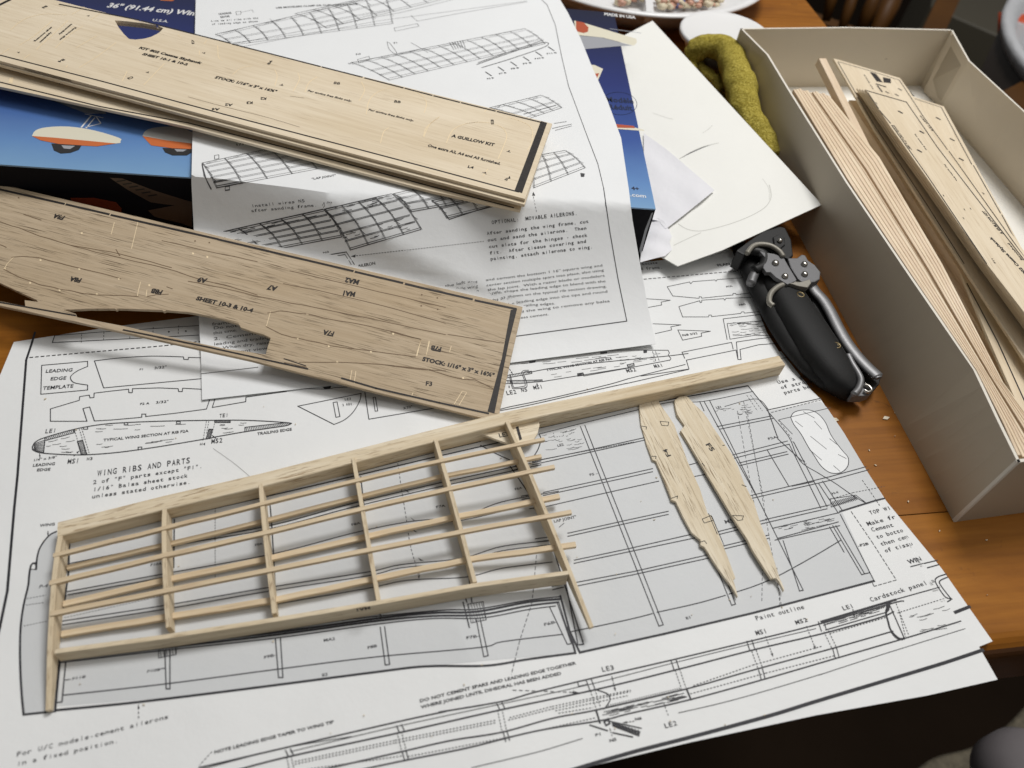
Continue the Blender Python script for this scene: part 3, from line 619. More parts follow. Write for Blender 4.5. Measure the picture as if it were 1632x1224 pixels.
# right half of the wing drawing
k.line([(860, 682), (1040, 642), (1192, 615)], .8); k.line([(1192, 615), (1224, 655), (1240, 700), (1278, 735)], .6)
k.curve([(859, 692), (935, 673), (1010, 655), (1070, 641), (1120, 640), (1200, 624)], .45)
k.curve([(859, 692), (862, 700), (858, 715), (851, 727)], .6); k.curve([(766, 710), (790, 723), (812, 733)], .6)
k.line([(882, 690), (883, 697), (898, 695), (897, 687)], .28, dash=(2, 2)); k.text('LE2', *Z(780, 560, [(740, 1037), (805, 1022)], 6.8), 4, off=.02)
kg.grain([(862, 695), (930, 680), (940, 715), (862, 722)], 16, .28, .16)
for q in ([(848, 736), (935, 718), (1030, 697)], [(848, 741), (935, 722), (1030, 701)], [(866, 785), (1000, 756), (1040, 747)], [(866, 790), (1000, 761), (1040, 752)], [(868, 808), (960, 787), (1050, 767)], [(905, 850), (1000, 829), (1065, 815)], [(905, 855), (1000, 834), (1065, 820)],
          [(915, 893), (1000, 875), (1105, 851)], [(915, 898), (1000, 880), (1110, 857)], [(915, 929), (1010, 911), (1130, 884)], [(915, 935), (1010, 916), (1132, 889)],
          [(1095, 742), (1110, 738)], [(1105, 760), (1130, 755)], [(1143, 680), (1230, 663)], [(1148, 684), (1232, 667)], [(1165, 726), (1255, 703)], [(1168, 731), (1258, 708)], [(1180, 742), (1256, 724)], [(1178, 738), (1254, 720)],
          [(1196, 790), (1322, 760), (1380, 744)], [(1196, 795), (1322, 766), (1384, 749)], [(1220, 828), (1322, 805)], [(1222, 833), (1318, 811)], [(1232, 842), (1338, 817)], [(1240, 858), (1336, 832)], [(1142, 848), (1222, 828)], [(1142, 853), (1222, 833)], [(1150, 871), (1225, 853)], [(1235, 861), (1338, 838)], [(1150, 876), (1225, 858)]): k.line(q, .5)
k.curve([(1155, 648), (1205, 636), (1224, 652)], .4); k.curve([(905, 1008), (1000, 988), (1040, 978)], .5); k.curve([(1047, 976), (1110, 962), (1156, 949)], .5); k.curve([(1162, 947), (1200, 935), (1240, 918), (1300, 885), (1340, 861)], .5)
k.line(Z(600, 550, [(960, 735), (1619, 610)]), .4, dash=(3, 1))
for a, b in (((925, 680), (1050, 998)), ((932, 678), (1057, 996)), ((1009, 912-255+0), (1009, 657)), ((1115, 640), (1122, 655)), ((1122, 640), (1205, 790)), ((1131, 639), (1280, 941)), ((1128, 870), (1166, 965)), ((1135, 866), (1172, 963)), ((1223, 718), (1257, 775)), ((1262, 775), (1296, 768)), ((1248, 862), (1274, 942)), ((1258, 709), (1308, 810)), ((1265, 705), (1318, 808)), ((1304, 770), (1336, 818)), ((1311, 767), (1343, 815)), ((1339, 820), (1393, 926)), ((1332, 838), (1378, 915)), ((1327, 838), (1373, 916)), ((1322, 840), (1345, 880))): k.line([a, b], .5)
k.line([(1050, 998), (1057, 996)], .5); k.line([(1166, 965), (1172, 963)], .5); k.line([(1274, 942), (1280, 941)], .5); k.line([(1373, 916), (1385, 913)], .5)
for a, b in (((1175, 655), (1212, 860)), ((1190, 652), (1245, 965)), ((1185, 640), (1218, 800)), ((1215, 905), (1214, 960)), ((1238, 905), (1243, 968))): k.line([a, b], .28, dash=(5, 3))
for a, b in (((1190, 630), (1207, 655)), ((1196, 630), (1215, 655))): k.line([a, b], .3, dash=(3, 2))
for a, b in (((0, 410), (340, 335)), ((28, 425), (340, 345)), ((78, 470), (400, 395)), ((78, 475), (160, 560)), ): k.line(Z(1222, 550, [a, b]), .5 if a[0] == 0 else .35, dash=None if a[0] in (0, 78) else (4, 2))
k.curve(Z(1222, 550, [(0, 410), (110, 540), (150, 600), (210, 730), (330, 810), (430, 870), (530, 940), (630, 1000)]), .5)
k.line(Z(1222, 550, [(70, 470), (150, 580), (215, 700), (250, 750)]), .3, dash=(4, 3))
k.line(Z(1222, 550, [(400, 970), (540, 930), (740, 890)]), .35, dash=(3, 2)); k.line(Z(1222, 550, [(600, 850), (690, 980), (710, 1010)]), .35, dash=(4, 2)); k.line(Z(1222, 550, [(390, 970), (560, 945), (620, 990)]), .4)
k.hatch(Z(1222, 550, [(400, 990), (560, 950), (580, 970), (410, 1020)]), 16, .5); k.text('H-4', *Z(1222, 550, [(413, 942), (450, 932)]), 4, off=.02)
k.line(Z(1222, 550, [(460, 1048), (680, 980), (740, 965)]), .9); k.line(Z(1222, 550, [(400, 970), (405, 1020), (560, 965)]), .4)
k.text('LE1', *Z(900, 550, [(955, 402), (988, 396)]), 4, off=.02); k.text('F2A-', *Z(900, 550, [(1282, 598), (1345, 583)]), 4, off=.02); k.text('F5 -', *Z(900, 550, [(158, 825), (205, 815)]), 4, off=.02)
k.text('TE1', *Z(900, 550, [(1507, 1140), (1545, 1133)]), 4, off=.02); k.text('MS2', *Z(900, 550, [(1012, 1125), (1100, 1108)]), 6.5, True); k.text('E1', *Z(900, 810, [(765, 702), (795, 693)]), 4.5, off=.02)
k.text('-F2B', *Z(1222, 810, [(578, 245), (640, 230)]), 4.4, off=.02)
kg.grain(Z(900, 550, [(930, 400), (1190, 360), (1180, 430), (960, 460)]), 22, .28, .12); kg.grain(Z(1222, 810, [(45, 120), (430, 40), (440, 90), (60, 180)]), 24, .3, .12); kg.grain(Z(900, 550, [(0, 540), (90, 520), (130, 640), (0, 670)]), 12, .28, .25)
k.text('Use a generous amount'[:8], *Z(1222, 550, [(72, 245), (250, 205)]), 6.5, True, .006); k.text('of strong', *Z(1222, 550, [(93, 278), (290, 232)]), 6.5, True, .006); k.text('parts bet', *Z(1222, 550, [(113, 310), (295, 265)]), 6.5, True, .006)
for st, a, b, h in (('TOP WI', (652, 1068), (785, 1035), 7), ('Make fr', (638, 1138), (815, 1090), 7.5), ('Cement', (665, 1175), (800, 1142), 7.5), ('to botto', (695, 1220), (862, 1175), 7.5)): k.text(st, *Z(1222, 550, [a, b]), h, True, .006)
k.text('then cem', *Z(1222, 810, [(722, 238), (893, 188)]), 7.5, True, .006); k.text('of tissu', *Z(1222, 810, [(748, 280), (920, 232)]), 7.5, True, .006)
k.text('WIN', *Z(1222, 810, [(897, 352), (975, 330)]), 8, off=.02); k.line(Z(1222, 810, [(905, 368), (985, 348)]), .5)
k.text('Cardstock panel a', *Z(1222, 810, [(657, 590), (1060, 465)]), 8, True, .006); k.text('Paint outline', *Z(900, 810, [(1207, 707), (1510, 632)]), 8, True, .006)
for q in ([(530, 20), (660, 210), (815, 452), (675, 492), (660, 460)],): k.line(Z(1222, 810, q), .35, dash=(6, 2))
# top right of the plan
k.line(Z(900, 290, [(497, 613), (1100, 560), (1170, 552)]), .6, dash=(5, 2.5)); k.text('d frame.', *Z(900, 290, [(480, 556), (617, 545)]), 5, True, .008); k.text('Locate'[:6], *Z(900, 290, [(490, 524), (585, 515)]), 3.5, True); k.text('PLAN MADE', *Z(900, 290, [(963, 533), (1140, 512)]), 4.5, off=.02)
k.line(Z(900, 290, [(645, 660), (785, 630), (793, 642), (805, 628), (945, 617), (952, 626), (960, 615), (1110, 605), (1300, 600)]), .4); k.line(Z(900, 290, [(645, 660), (680, 718), (845, 733), (847, 722), (860, 724), (862, 732), (1058, 712), (1060, 702), (1075, 702), (1080, 710), (1180, 697)]), .4)
k.line(Z(900, 290, [(718, 785), (850, 748), (852, 760), (862, 758), (862, 745), (1000, 735), (1008, 745), (1015, 733), (1180, 727)]), .4); k.line(Z(900, 290, [(718, 785), (742, 850), (905, 850), (908, 838), (922, 838), (925, 848), (1108, 828), (1112, 818), (1128, 818), (1132, 826), (1240, 815)]), .4)
k.text('F7A', *Z(900, 290, [(1018, 665), (1055, 660)]), 2.6, off=.02); k.text('F8A', *Z(900, 290, [(1100, 780), (1137, 772)]), 2.6, off=.02)
k.line(Z(900, 290, [(500, 735), (665, 745), (607, 757), (610, 775), (500, 795)]), .4); k.line(Z(900, 290, [(555, 893), (732, 900), (668, 912), (672, 932), (570, 955)]), .4)
k.line(Z(900, 290, [(712, 932), (917, 940), (858, 952), (862, 972), (742, 996)]), .42, True); k.text('F6B 3/32', *Z(900, 290, [(742, 972), (835, 958)]), 3.4, off=.015)
k.line(Z(900, 290, [(1022, 992), (997, 862), (1230, 835), (1280, 830)]), .42); k.line(Z(900, 290, [(1040, 990), (1022, 892), (1180, 880), (1290, 870)]), .38); k.line(Z(900, 290, [(1040, 990), (1200, 965), (1350, 970)]), .38); kg.grain(Z(900, 290, [(1030, 880), (1290, 870), (1310, 950), (1045, 975)]), 30, .26, .2)
k.line(Z(900, 290, [(755, 1110), (738, 1072), (1050, 1010), (1060, 1052)]), .45); k.line(Z(900, 290, [(1090, 1110), (1080, 1008), (1200, 990), (1330, 975)]), .45); k.line(Z(900, 290, [(480, 1222), (782, 1178), (765, 1122), (1078, 1058), (1090, 1118), (1110, 1118), (1103, 1055), (1220, 1025), (1360, 1015)]), .45)
k.line([(1240, 572), (1262, 569)], .4)
# F6A section above the bar
k.curve(Z(780, 560, [(240, 135), (380, 108), (560, 85), (800, 60), (1100, 32), (1250, 14)]), .5); k.line(Z(900, 550, [(90, 40), (340, 32), (650, 33)]), .45); k.curve(Z(900, 550, [(650, 33), (658, 50), (652, 65), (668, 85), (660, 97)]), .4)
k.line(Z(900, 550, [(575-4, 40), (575+20, 100)]), .3, dash=(4, 2)); k.line(Z(900, 550, [(552, 40), (575, 105)]), .3, dash=(4, 2))
k.line(Z(780, 560, [(575, 328), (960, 265), (1490, 180)], 6.8), .45); k.line(Z(900, 550, [(120, 195), (400, 145), (660, 95)]), .45)
k.text('TYPICAL WING SECTION AT RIB F6A', *Z(600, 550, [(1072, 165), (1482, 92)]), 3.6, off=.02)
k.text('MS2', *Z(900, 550, [(393, 174), (452, 164)]), 6.5, True); k.text('MA1', *Z(900, 550, [(567, 145), (622, 137)]), 6.3, True)
for q in (((955, 245), (1015, 235), (1023, 260), (958, 270)), ((435, 115), (495, 105), (495, 117), (437, 127)), ((1205, 15), (1270, 8), (1272, 20), (1207, 28))): k.line(Z(780, 560, q, 6.8), .4, True); k.hatch(Z(780, 560, q, 6.8), 6, .3)
for q in (((80, 180), (115, 175), (120, 188), (84, 194)), ((393, 124), (435, 115), (438, 130), (397, 140)), ((497, 38), (516, 36), (516, 47), (498, 49))): k.line(Z(900, 550, q), .4, True); k.hatch(Z(900, 550, q), 5, .3)
kg.grain(Z(780, 560, [(300, 140), (1400, 30), (1400, 70), (500, 170)], 6.8), 14, .26, .1); kg.grain(Z(780, 560, [(650, 250), (1450, 130), (1450, 180), (620, 300)], 6.8), 9, .26, .1); kg.grain(Z(900, 550, [(300, 60), (620, 40), (600, 100), (320, 130)]), 16, .26, .14)
k.text('LE2', *Z(780, 560, [(190, 475), (297, 458)], 6.8), 7, True); k.text('N5', *Z(780, 560, [(347, 442), (415, 434)], 6.8), 6.5, True); k.text('MS1', *Z(780, 560, [(482, 415), (582, 402)], 6.8), 6.5, True)
k.line(Z(780, 560, [(190, 262), (455, 215), (462, 240), (190, 290)], 6.8), .4); k.line(Z(780, 560, [(180, 318), (480, 312), (572, 308), (572, 328), (480, 335), (330, 350), (180, 350)], 6.8), .4); k.hatch(Z(780, 560, [(480, 314), (572, 308), (572, 328), (480, 333)], 6.8), 7, .4); k.hatch(Z(780, 560, [(190, 318), (480, 314), (480, 333), (190, 350)], 6.8), 22, .22); k.hatch(Z(780, 560, [(190, 264), (455, 215), (462, 240), (190, 288)], 6.8), 16, .22)
k.curve(Z(780, 560, [(425, 205), (370, 210), (350, 235), (375, 300), (388, 365), (370, 380), (275, 392), (255, 372), (235, 290), (222, 250)], 6.8), .4); k.curve(Z(780, 560, [(430, 218), (385, 222), (368, 240), (390, 300), (408, 370), (385, 395), (268, 405), (245, 385), (222, 290)], 6.8), .4)
k.arrow(*Z(780, 560, [(517, 372), (515, 340)], 6.8), .3, hs=4); k.arrow(*Z(780, 560, [(215, 190), (252, 245)], 6.8), .3, hs=4); k.arrow(*Z(780, 560, [(215, 400), (212, 365)], 6.8), .3, hs=4)
k.curve(Z(780, 560, [(105, 632), (230, 600), (500, 545), (900, 455), (1300, 358), (1496, 300)], 6.8), .5); k.curve(Z(780, 560, [(110, 645), (400, 590), (800, 500), (1200, 410), (1496, 345)], 6.8), .5)
# front view strip
k.curve(Z(300, 1000, [(70, 890), (620, 762), (1322, 600), (1632, 533)], 3.98), .6); k.curve([(700, 1135), (800, 1118), (850, 1104), (940, 1082), (1100, 1045), (1300, 996), (1420, 962), (1440, 958)], .6)
k.curve([(322, 1226), (450, 1193), (560, 1174)], .3); k.curve([(463, 1198), (632, 1158), (799, 1122), (935, 1092), (1068, 1058), (1190, 1028), (1300, 1002)], .3)
k.curve([(375, 1228), (460, 1206), (640, 1167), (800, 1131), (950, 1099), (1080, 1067), (1200, 1036), (1310, 1010), (1400, 985), (1424, 975)], .65)
k.curve([(500, 1230), (640, 1198), (720, 1180), (800, 1167), (880, 1145), (953, 1131), (1094, 1098), (1200, 1068), (1332, 1032), (1378, 1019), (1423, 1006)], .6)
k.curve([(560, 1230), (645, 1212), (745, 1192), (855, 1165), (960, 1148), (1000, 1138), (1100, 1115), (1220, 1082), (1340, 1047), (1440, 1018), (1486, 1004), (1531, 990)], .6)
for x1, y1, x2, y2 in ((455, 1196, 463, 1206), (632, 1157, 640, 1168), (792, 1122, 800, 1132), (934, 1084, 943, 1100), (1069, 1052, 1077, 1067), (1190, 1022, 1198, 1037), (1304, 991, 1312, 1006)):
    k.line([(x1, y1), (x2-3, y2)], .45); k.line([(x1+8, y1-2), (x2+5, y2-2)], .45)
for a, b in (((457, 1207), (462, 1230)), ((633, 1168), (640, 1197)), ((793, 1132), (800, 1166)), ((941, 1101), (950, 1130)), ((1076, 1068), (1086, 1098)), ((1198, 1038), (1208, 1066)), ((1313, 1007), (1326, 1034))):
    k.line([a, b], .4, dash=(3, 2)); k.line([(a[0]+7, a[1]-2), (b[0]+7, b[1]-2)], .4, dash=(3, 2))
for x, y in ((641, 1198), (802, 1167), (1209, 1068), (1327, 1034)): k.line([(x, y), (x+4, y+15)], .45); k.line([(x+6, y-2), (x+10, y+13)], .45)
for q in ([(470, 1218), (630, 1184), (790, 1152)], [(470, 1214), (630, 1180), (790, 1148)], [(810, 1148), (880, 1130), (1005, 1102)], [(812, 1144), (880, 1126), (1005, 1100)], [(650, 1206), (800, 1177), (950, 1144)], [(490, 1226), (640, 1205)], [(885, 1133), (1000, 1109)], [(890, 1137), (945, 1128)], [(1105, 1093), (1200, 1060), (1310, 1030)], [(1100, 1106), (1220, 1073), (1330, 1045)]): k.line(q, .4, dash=(3, 2.5))
k.hatch([(965, 1125), (1085, 1096), (1085, 1100), (965, 1129)], 34, .35); k.curve([(952, 1100), (968, 1106), (972, 1115), (967, 1125), (962, 1130)], .5); k.line([(950, 1132), (956, 1152)], .8); k.line([(1094, 1098), (1101, 1115)], .8)
kg.grain([(960, 1135), (1090, 1102), (1095, 1112), (960, 1145)], 34, .35, .16); k.line([(921, 1088), (922, 1094), (935, 1091)], .4)
for st, a, b in (('LE3', (238, 282), (315, 268)), ('MS1', (1217, 50), (1287, 35)), ('LE2', (637, 640), (715, 620))): k.text(st, *Z(900, 1000, [a, b], 3.98), 8, True)
k.text('MS2', *Z(1222, 810, [(187, 733), (260, 713)]), 7.5, True); k.text('LE1', *Z(1222, 810, [(483, 644), (550, 625)]), 7.5, True)
for a, b in (((975, 1078), (981, 1102)), ((1220, 1014), (1232, 1047)), ((1285, 998), (1300, 1035)), ((1359, 971), (1362, 985))): k.arrow(a, b, .4, (3, 2), 6)
k.text('P1', *Z(900, 1000, [(195, 692), (232, 683)], 3.98), 4.5, off=.02); k.text('N5', *Z(900, 1000, [(285, 728), (327, 718)], 3.98), 4.8, off=.03); k.text('N6', *Z(900, 1000, [(447, 592), (487, 583)], 3.98), 4.5, off=.03)
k.line(Z(900, 1000, [(160, 620), (270, 655)], 3.98), .6); k.line(Z(900, 1000, [(305, 668), (430, 695)], 3.98), .6); k.line(Z(900, 1000, [(270, 592), (485, 640)], 3.98), .5); k.hatch(Z(900, 1000, [(300, 600), (480, 655), (470, 685), (305, 630)], 3.98), 9, .4); k.hatch(Z(900, 1000, [(300, 600), (305, 630), (470, 690), (480, 655)], 3.98), 4, .4)
k.line(Z(900, 1000, [(250, 600), (275, 580), (285, 610), (262, 622)], 3.98), .7, True); k.arrow(*Z(900, 1000, [(440, 595), (370, 605)], 3.98), .4, (3, 2), 6); k.arrow(*Z(900, 1000, [(300, 690), (285, 640)], 3.98), .3, (3, 2), 4); k.line(Z(900, 1000, [(628, 480), (660, 570)], 3.98), .35, dash=(3, 3))
k.curve(Z(600, 1000, [(605, 890), (860, 830), (1060, 780), (1305, 705)], 3.98), .3); k.curve(Z(900, 1000, [(722, 542), (1000, 478), (1300, 395), (1632, 295)], 3.98), .3); k.curve([(1305, 1076), (1400, 1045), (1538, 1002)], .3)
k.curve([(1417, 960), (1412, 975), (1415, 990), (1420, 1005), (1432, 1017), (1440, 1018)], .9); k.line([(1418, 965), (1441, 1017)], .55); k.curve([(1420, 1008), (1428, 1017), (1438, 1020)], .4); k.fill([(1412, 961), (1420, 958), (1417, 973), (1412, 978)])
k.line([(1309, 991), (1427, 956)], 1.1); k.line([(1312, 997), (1410, 968)], .35, dash=(1.5, 1.5)); k.line([(1316, 1004), (1412, 976)], .5); k.line([(1322, 1010), (1412, 984)], .35, dash=(3, 2)); k.line([(1425, 956), (1497, 936)], .5); k.line([(1430, 977), (1508, 953)], .35, dash=(3, 2))
for a, b in (((1428, 962), (1448, 1012)), ((1433, 975), (1443, 1015))): k.line([a, b], .35, dash=(3, 2))
kg.grain([(1315, 992), (1410, 964), (1412, 972), (1316, 1000)], 26, .35, .12); kg.grain([(1440, 985), (1520, 960), (1520, 1000), (1445, 1010)], 12, .26, .2)

k.line([(1000, 604), (1092, 581)], .45); k.line([(1000, 611), (1097, 589)], .45)
k.build('printed_drawing', M['ink'], pl)
kg.build('printed_grain', M['ink_print'], pl)
# shade of a faint fold wrinkle, painted on as a grey line
kc = Ink(h_plan, .10*mm)
kc.curve([(340, 715), (375, 740), (410, 770)], .25)
kc.build('fold_wrinkle_shade', M['wrinkle_shade'], pl)
# ================================================================= BLUE KIT BOX
bA = P((1045, 333), HB); bB = P((0, 262), HB); bC = P((1023, 22), HB)
bx = (bB-bA); bx /= np.linalg.norm(bx); by = np.array([-bx[1], bx[0], 0]); by = by if by@(bC-bA) > 0 else -by
Lx, Ly = 1.45, np.linalg.norm(bC-bA)*.985
kb = thing('kit_box', bA*[1, 1, 0]+bx*.7+by*.4, 'blue printed model aeroplane kit box lid under the instruction sheet', 'box')
def bpt(u, v, z): p = bA+bx*u+by*v; return (p[0], p[1], z)
def panel(name, quad, mat, thick=.003):
    q = [np.array(x, float) for x in quad]; n = np.cross(q[1]-q[0], q[2]-q[0]); n /= np.linalg.norm(n)
    V = q+[x-n*thick for x in q]
    return mesh(name, V, [(0, 1, 2, 3), (7, 6, 5, 4), (0, 4, 5, 1), (1, 5, 6, 2), (2, 6, 7, 3), (3, 7, 4, 0)], mat, kb, frame(bx, (0, 0, 1), bA))
def bluem():
    m, t, b = nt('box_print_blue'); b.inputs['Roughness'].default_value = .28; b.inputs['Coat Weight'].default_value = .3
    c = t.nodes.new('ShaderNodeTexCoord'); sp = t.nodes.new('ShaderNodeSeparateXYZ'); L(t, c.outputs['Object'], sp.inputs[0])
    nz = noise(t, c.outputs['Object'], 18, 4, .6)
    ad = t.nodes.new('ShaderNodeMath'); ad.operation = 'MULTIPLY_ADD'; ad.inputs[1].default_value = SGN/(Ly*S); ad.inputs[2].default_value = -.04; L(t, sp.outputs[1], ad.inputs[0])
    a2 = t.nodes.new('ShaderNodeMath'); a2.operation = 'MULTIPLY_ADD'; a2.inputs[1].default_value = .08; L(t, nz, a2.inputs[0]); L(t, ad.outputs[0], a2.inputs[2])
    col = ramp(t, a2.outputs[0], [(0, (.20, .37, .60)), (.10, (.13, .27, .55)), (.28, (.045, .10, .34)), (.55, (.020, .034, .17)), (.82, (.012, .018, .075)), (1, (.010, .013, .04))])
    L(t, col, b.inputs['Base Color']); return m
fr_ = frame(bx, (0, 0, 1), bA); yl = np.array(fr_.col[1])[:3]; SGN = 1.0 if yl@by > 0 else -1.0
M['box_blue'] = bluem()
panel('lid_top', [bpt(0, 0, HB), bpt(0, Ly, HB), bpt(Lx, Ly, HB), bpt(Lx, 0, HB)], M['box_blue'])
panel('front_side', [bpt(0, 0, HB-.0031), bpt(Lx, 0, HB-.0031), bpt(Lx, 0, .001), bpt(0, 0, .001)], M['pr_front'])
panel('end_side', [bpt(0, .0032, HB-.0031), bpt(0, .0032, .001), bpt(0, Ly-.0032, .001), bpt(0, Ly-.0032, HB-.0031)], M['pr_navy'])
panel('back_side', [bpt(0, Ly, HB-.0031), bpt(0, Ly, .001), bpt(Lx, Ly, .001), bpt(Lx, Ly, HB-.0031)], M['pr_navy'])
def on_top(mat, name, fn, off=.12):
    i = Ink(HB, off*mm); fn(i); return i.build(name, M[mat], kb, 'stuff' if 'lett' in name or 'badge' in name else None)
on_top('pr_white', 'printed_lettering', lambda i: (i.text('36" (91.44 cm) Wing', *Z(0, 0, [(668, 45), (1243, 100)]), 8.4, off=.03, shear=.1), i.text('U.S.A.', *Z(0, 0, [(955, 133), (1054, 143)]), 4.6, off=.01),
    i.text('MADE IN USA', (963, 24.5), (1012, 30), 4.6, off=.03), i.text('.com', (1004, 313), (1029, 315.5), 6, off=.012)))
on_top('pr_orange', 'printed_emblem', lambda i: i.fill([(253, -6), (256, 1), (275, 2), (281, -2), (283, -8)]))
on_top('pr_navy', 'printed_badge', lambda i: (i.text('Modèle', (966, 162), (1009, 165), 8.5, off=.02), i.text('Réduit', (970, 174), (1007, 176), 8.5, off=.02),
    i.curve([(987+28*math.cos(a), 165+18*math.sin(a)+1.5*math.cos(a)) for a in np.linspace(0, 6.2832, 25)], .35, k=3), i.text('4+', (1006.5, 302.5), (1018, 303.5), 5.5, off=.03)))
SM = lambda p: [tuple(q) for q in smoothpath(list(p)+[p[0]], 3)[:-1]]
# wheel pants artwork
for dx, cut, tone in ((0, 400, 'a'), (176, 400, 'b')):
    on_top('pr_cream' if tone == 'a' else 'pr_silver', 'printed_fairing', lambda i: i.fill(SM([(51+dx, 217), (57+dx, 208), (75+dx, 203), (110+dx if dx == 0 else 286, 202), (150 if dx == 0 else 300, 208), (190 if dx == 0 else 309, 220 if dx == 0 else 213), (192 if dx == 0 else 309, 225), (185 if dx == 0 else 305, 229), (120+(150 if dx else 0), 226 if dx == 0 else 228)])))
    on_top('pr_orange', 'printed_fairing_stripe', lambda i: i.fill([(51+dx, 217), (90+dx, 220 if dx == 0 else 224), (185 if dx == 0 else 306, 229), (155 if dx == 0 else 306, 233.5 if dx == 0 else 238), (100+dx if dx == 0 else 285, 231 if dx == 0 else 238), (65+dx, 224 if dx == 0 else 232)]), .15)
    on_top('pr_wheel', 'printed_wheel', lambda i: i.fill([(82+(177 if dx else 0), 229+(7 if dx else 0)), (130 if dx == 0 else 306, 232 if dx == 0 else 238), (126 if dx == 0 else 306, 239 if dx == 0 else 243), (112 if dx == 0 else 298, 244 if dx == 0 else 248), (97+(178 if dx else 0), 245+(3 if dx else 0)), (86+(177 if dx else 0), 240+(3 if dx else 0))]), .17)
    on_top('pr_grey', 'printed_hub', lambda i: i.fill([(98+(180 if dx else 0), 232+(6 if dx else 0)), (120 if dx == 0 else 298, 233 if dx == 0 else 239), (112 if dx == 0 else 292, 238 if dx == 0 else 242), (102+(180 if dx else 0), 237+(5 if dx else 0))]), .21)
def strut(i):
    i.line([(146, 184), (130, 203)], .9); i.line([(151, 188), (138, 204)], .7); i.line([(154, 187), (161, 197), (137, 203)], .6); i.line([(136, 182), (164, 188)], .6); i.line([(140, 181), (162, 181)], .4)
on_top('pr_white', 'printed_strut', strut)
on_top('pr_grey', 'printed_belly', lambda i: i.fill([(84, 160), (108, 170), (135, 180), (170, 182), (165, 176), (130, 170), (110, 162)]))
for pg in ([(915, 33), (935, 38), (1000, 58), (1014, 62), (1015, 68), (1010, 73), (960, 60), (918, 56)], [(930, 102), (948, 104), (961, 110), (950, 135), (944, 143), (940, 125)], [(966, 202), (1010, 203), (1026, 207), (1027, 209), (968, 204.5)]): on_top('pr_cream', 'printed_wing', lambda i: i.fill(pg))
on_top('pr_grey', 'printed_wing_shade', lambda i: i.fill([(918, 57), (958, 60), (1008, 73), (985, 74), (928, 79)]), .15)
for pg in ([(918, 34), (930, 36), (938, 44), (937, 51), (930, 53), (918, 50)], [(943, 118), (955, 117), (949, 130), (946, 138)], [(966, 196.5), (1010, 201), (1012, 204.5), (968, 203.5)]): on_top('pr_red', 'printed_wing_trim', lambda i: i.fill(pg), .18)
on_top('pr_grey', 'printed_trim_line', lambda i: i.line([(972, 46), (1021, 53)], .8), .14)
# print and a painted reflection on the dark front side (vertical plane): map pixels onto the plane v=0
def side_print(name, mat, poly, off=.0006):
    nv = by; pts = []
    for p in poly:
        r = rays(p)[0]; o = np.array([0, 0, 1.]); t = ((bA-o)@nv)/(r@nv); pts.append(o+r*t-nv*off)
    return mesh(name, pts, [tuple(range(len(pts)))], M[mat], kb)
side_print('printed_cowl', 'pr_rust', [(112, 315), (150, 315), (185, 322), (194, 332), (193, 345), (150, 340), (120, 330)])
side_print('printed_tailplane', 'pr_brown', [(175, 283), (195, 284), (245, 303), (300, 320), (306, 321), (306, 330), (260, 325), (240, 322), (205, 303)])
for i in range(6):
    x = 186+i*10; y = 287+i*4.6; side_print('printed_rib', 'pr_black', [(x-1, y+1), (x+14, y-1), (x+15, y+.6), (x+1, y+2.6)], .0010)
side_print('printed_fuselage', 'pr_brown', [(236, 335), (306, 322), (306, 362), (290, 356), (246, 345)], .0005)
side_print('painted_side_reflection', 'pr_grey', [(1038, 340), (1041, 338), (1030, 372), (1021, 408), (1019, 398), (1028, 365)])  # reflection on the dark box side, painted as a grey sliver
# ================================================================= INSTRUCTION SHEET
is_px = [(345, -60), (312, 0), (305, 290), (312, 430), (320, 560), (322, 637), (600, 606), (860, 572), (1045, 548), (1032, 485), (1020, 420), (1008, 350), (1002, 300), (990, 220), (968, 160), (945, 110), (925, 60), (905, 20), (893, 0), (862, -60)]
ins = slab('instruction_sheet', UP(densify(is_px, 6), h_sheet)[:, :2], h_sheet, .0006, M['paper_upper'], None, None, (), .0125, True)
tag(ins, 'white printed instruction sheet draped over the blue box under the two balsa sheets', 'instruction sheet')
q = Ink(h_sheet, .2*mm, .55)
q.line([(855, -8), (872, 8), (885, 40), (895, 90), (906, 137), (935, 215), (953, 262), (962, 300)], .6); q.line([(962, 300), (972, 370), (985, 445), (999, 512), (823, 536), (700, 550)], .8)
def isow(A, B, C, D, n, spars=(.25, .5, .75), ribw=.9, curve=4, shade=False, full=True):
    """structure drawing of a wing: A,B leading edge; D,C trailing edge (pixels)"""
    A, B, C, D = [np.array(v, float) for v in (A, B, C, D)]
    q.line([A, B], .5); q.line([D, C], .45); o = np.array([1.5, 3.5])*.8
    q.line([A+o, B+o], .3); q.line([D-o, C-o], .35)
    for i in range(n+1):
        t = i/n; a = A+(B-A)*t; d = D+(C-D)*t; m = (a+d)/2+np.array([curve*.4, -curve*.6])
        for k in (0, 1.7*ribw): q.curve([a+[k, 0], m+[k, 0], d+[k, 0]], .35, k=4)
        if full:
            for j in range(3): q.line([a+(d-a)*(.15+.25*j)+[2, -curve*.4], a+(d-a)*(.27+.25*j)+[5.5, -curve*.5]], .3)
    for s_ in spars:
        for k in (0, 1.8): q.line([A+(D-A)*s_+[0, k-2], B+(C-B)*s_+[0, k-2]], .32 if not shade else .36)
    q.grain([A, B, B+o, A+o], n*2, .25, .08)
isow((343, 55), (612, 0-8), (625, 38), (370, 72), 9, (.55,), .9, 3)
isow((470, 22), (700, -30), (735, -8), (520, 45), 8, (.5,)); q.line([(372, 70), (640, 20), (760, -10)], .4); q.line([(380, 76), (600, 34), (840, 2)], .35); q.line([(655, 25), (665, 34), (740, 20), (840, 3)], .4); q.line([(628, 45), (665, 38), (668, 42), (630, 50)], .4, True)
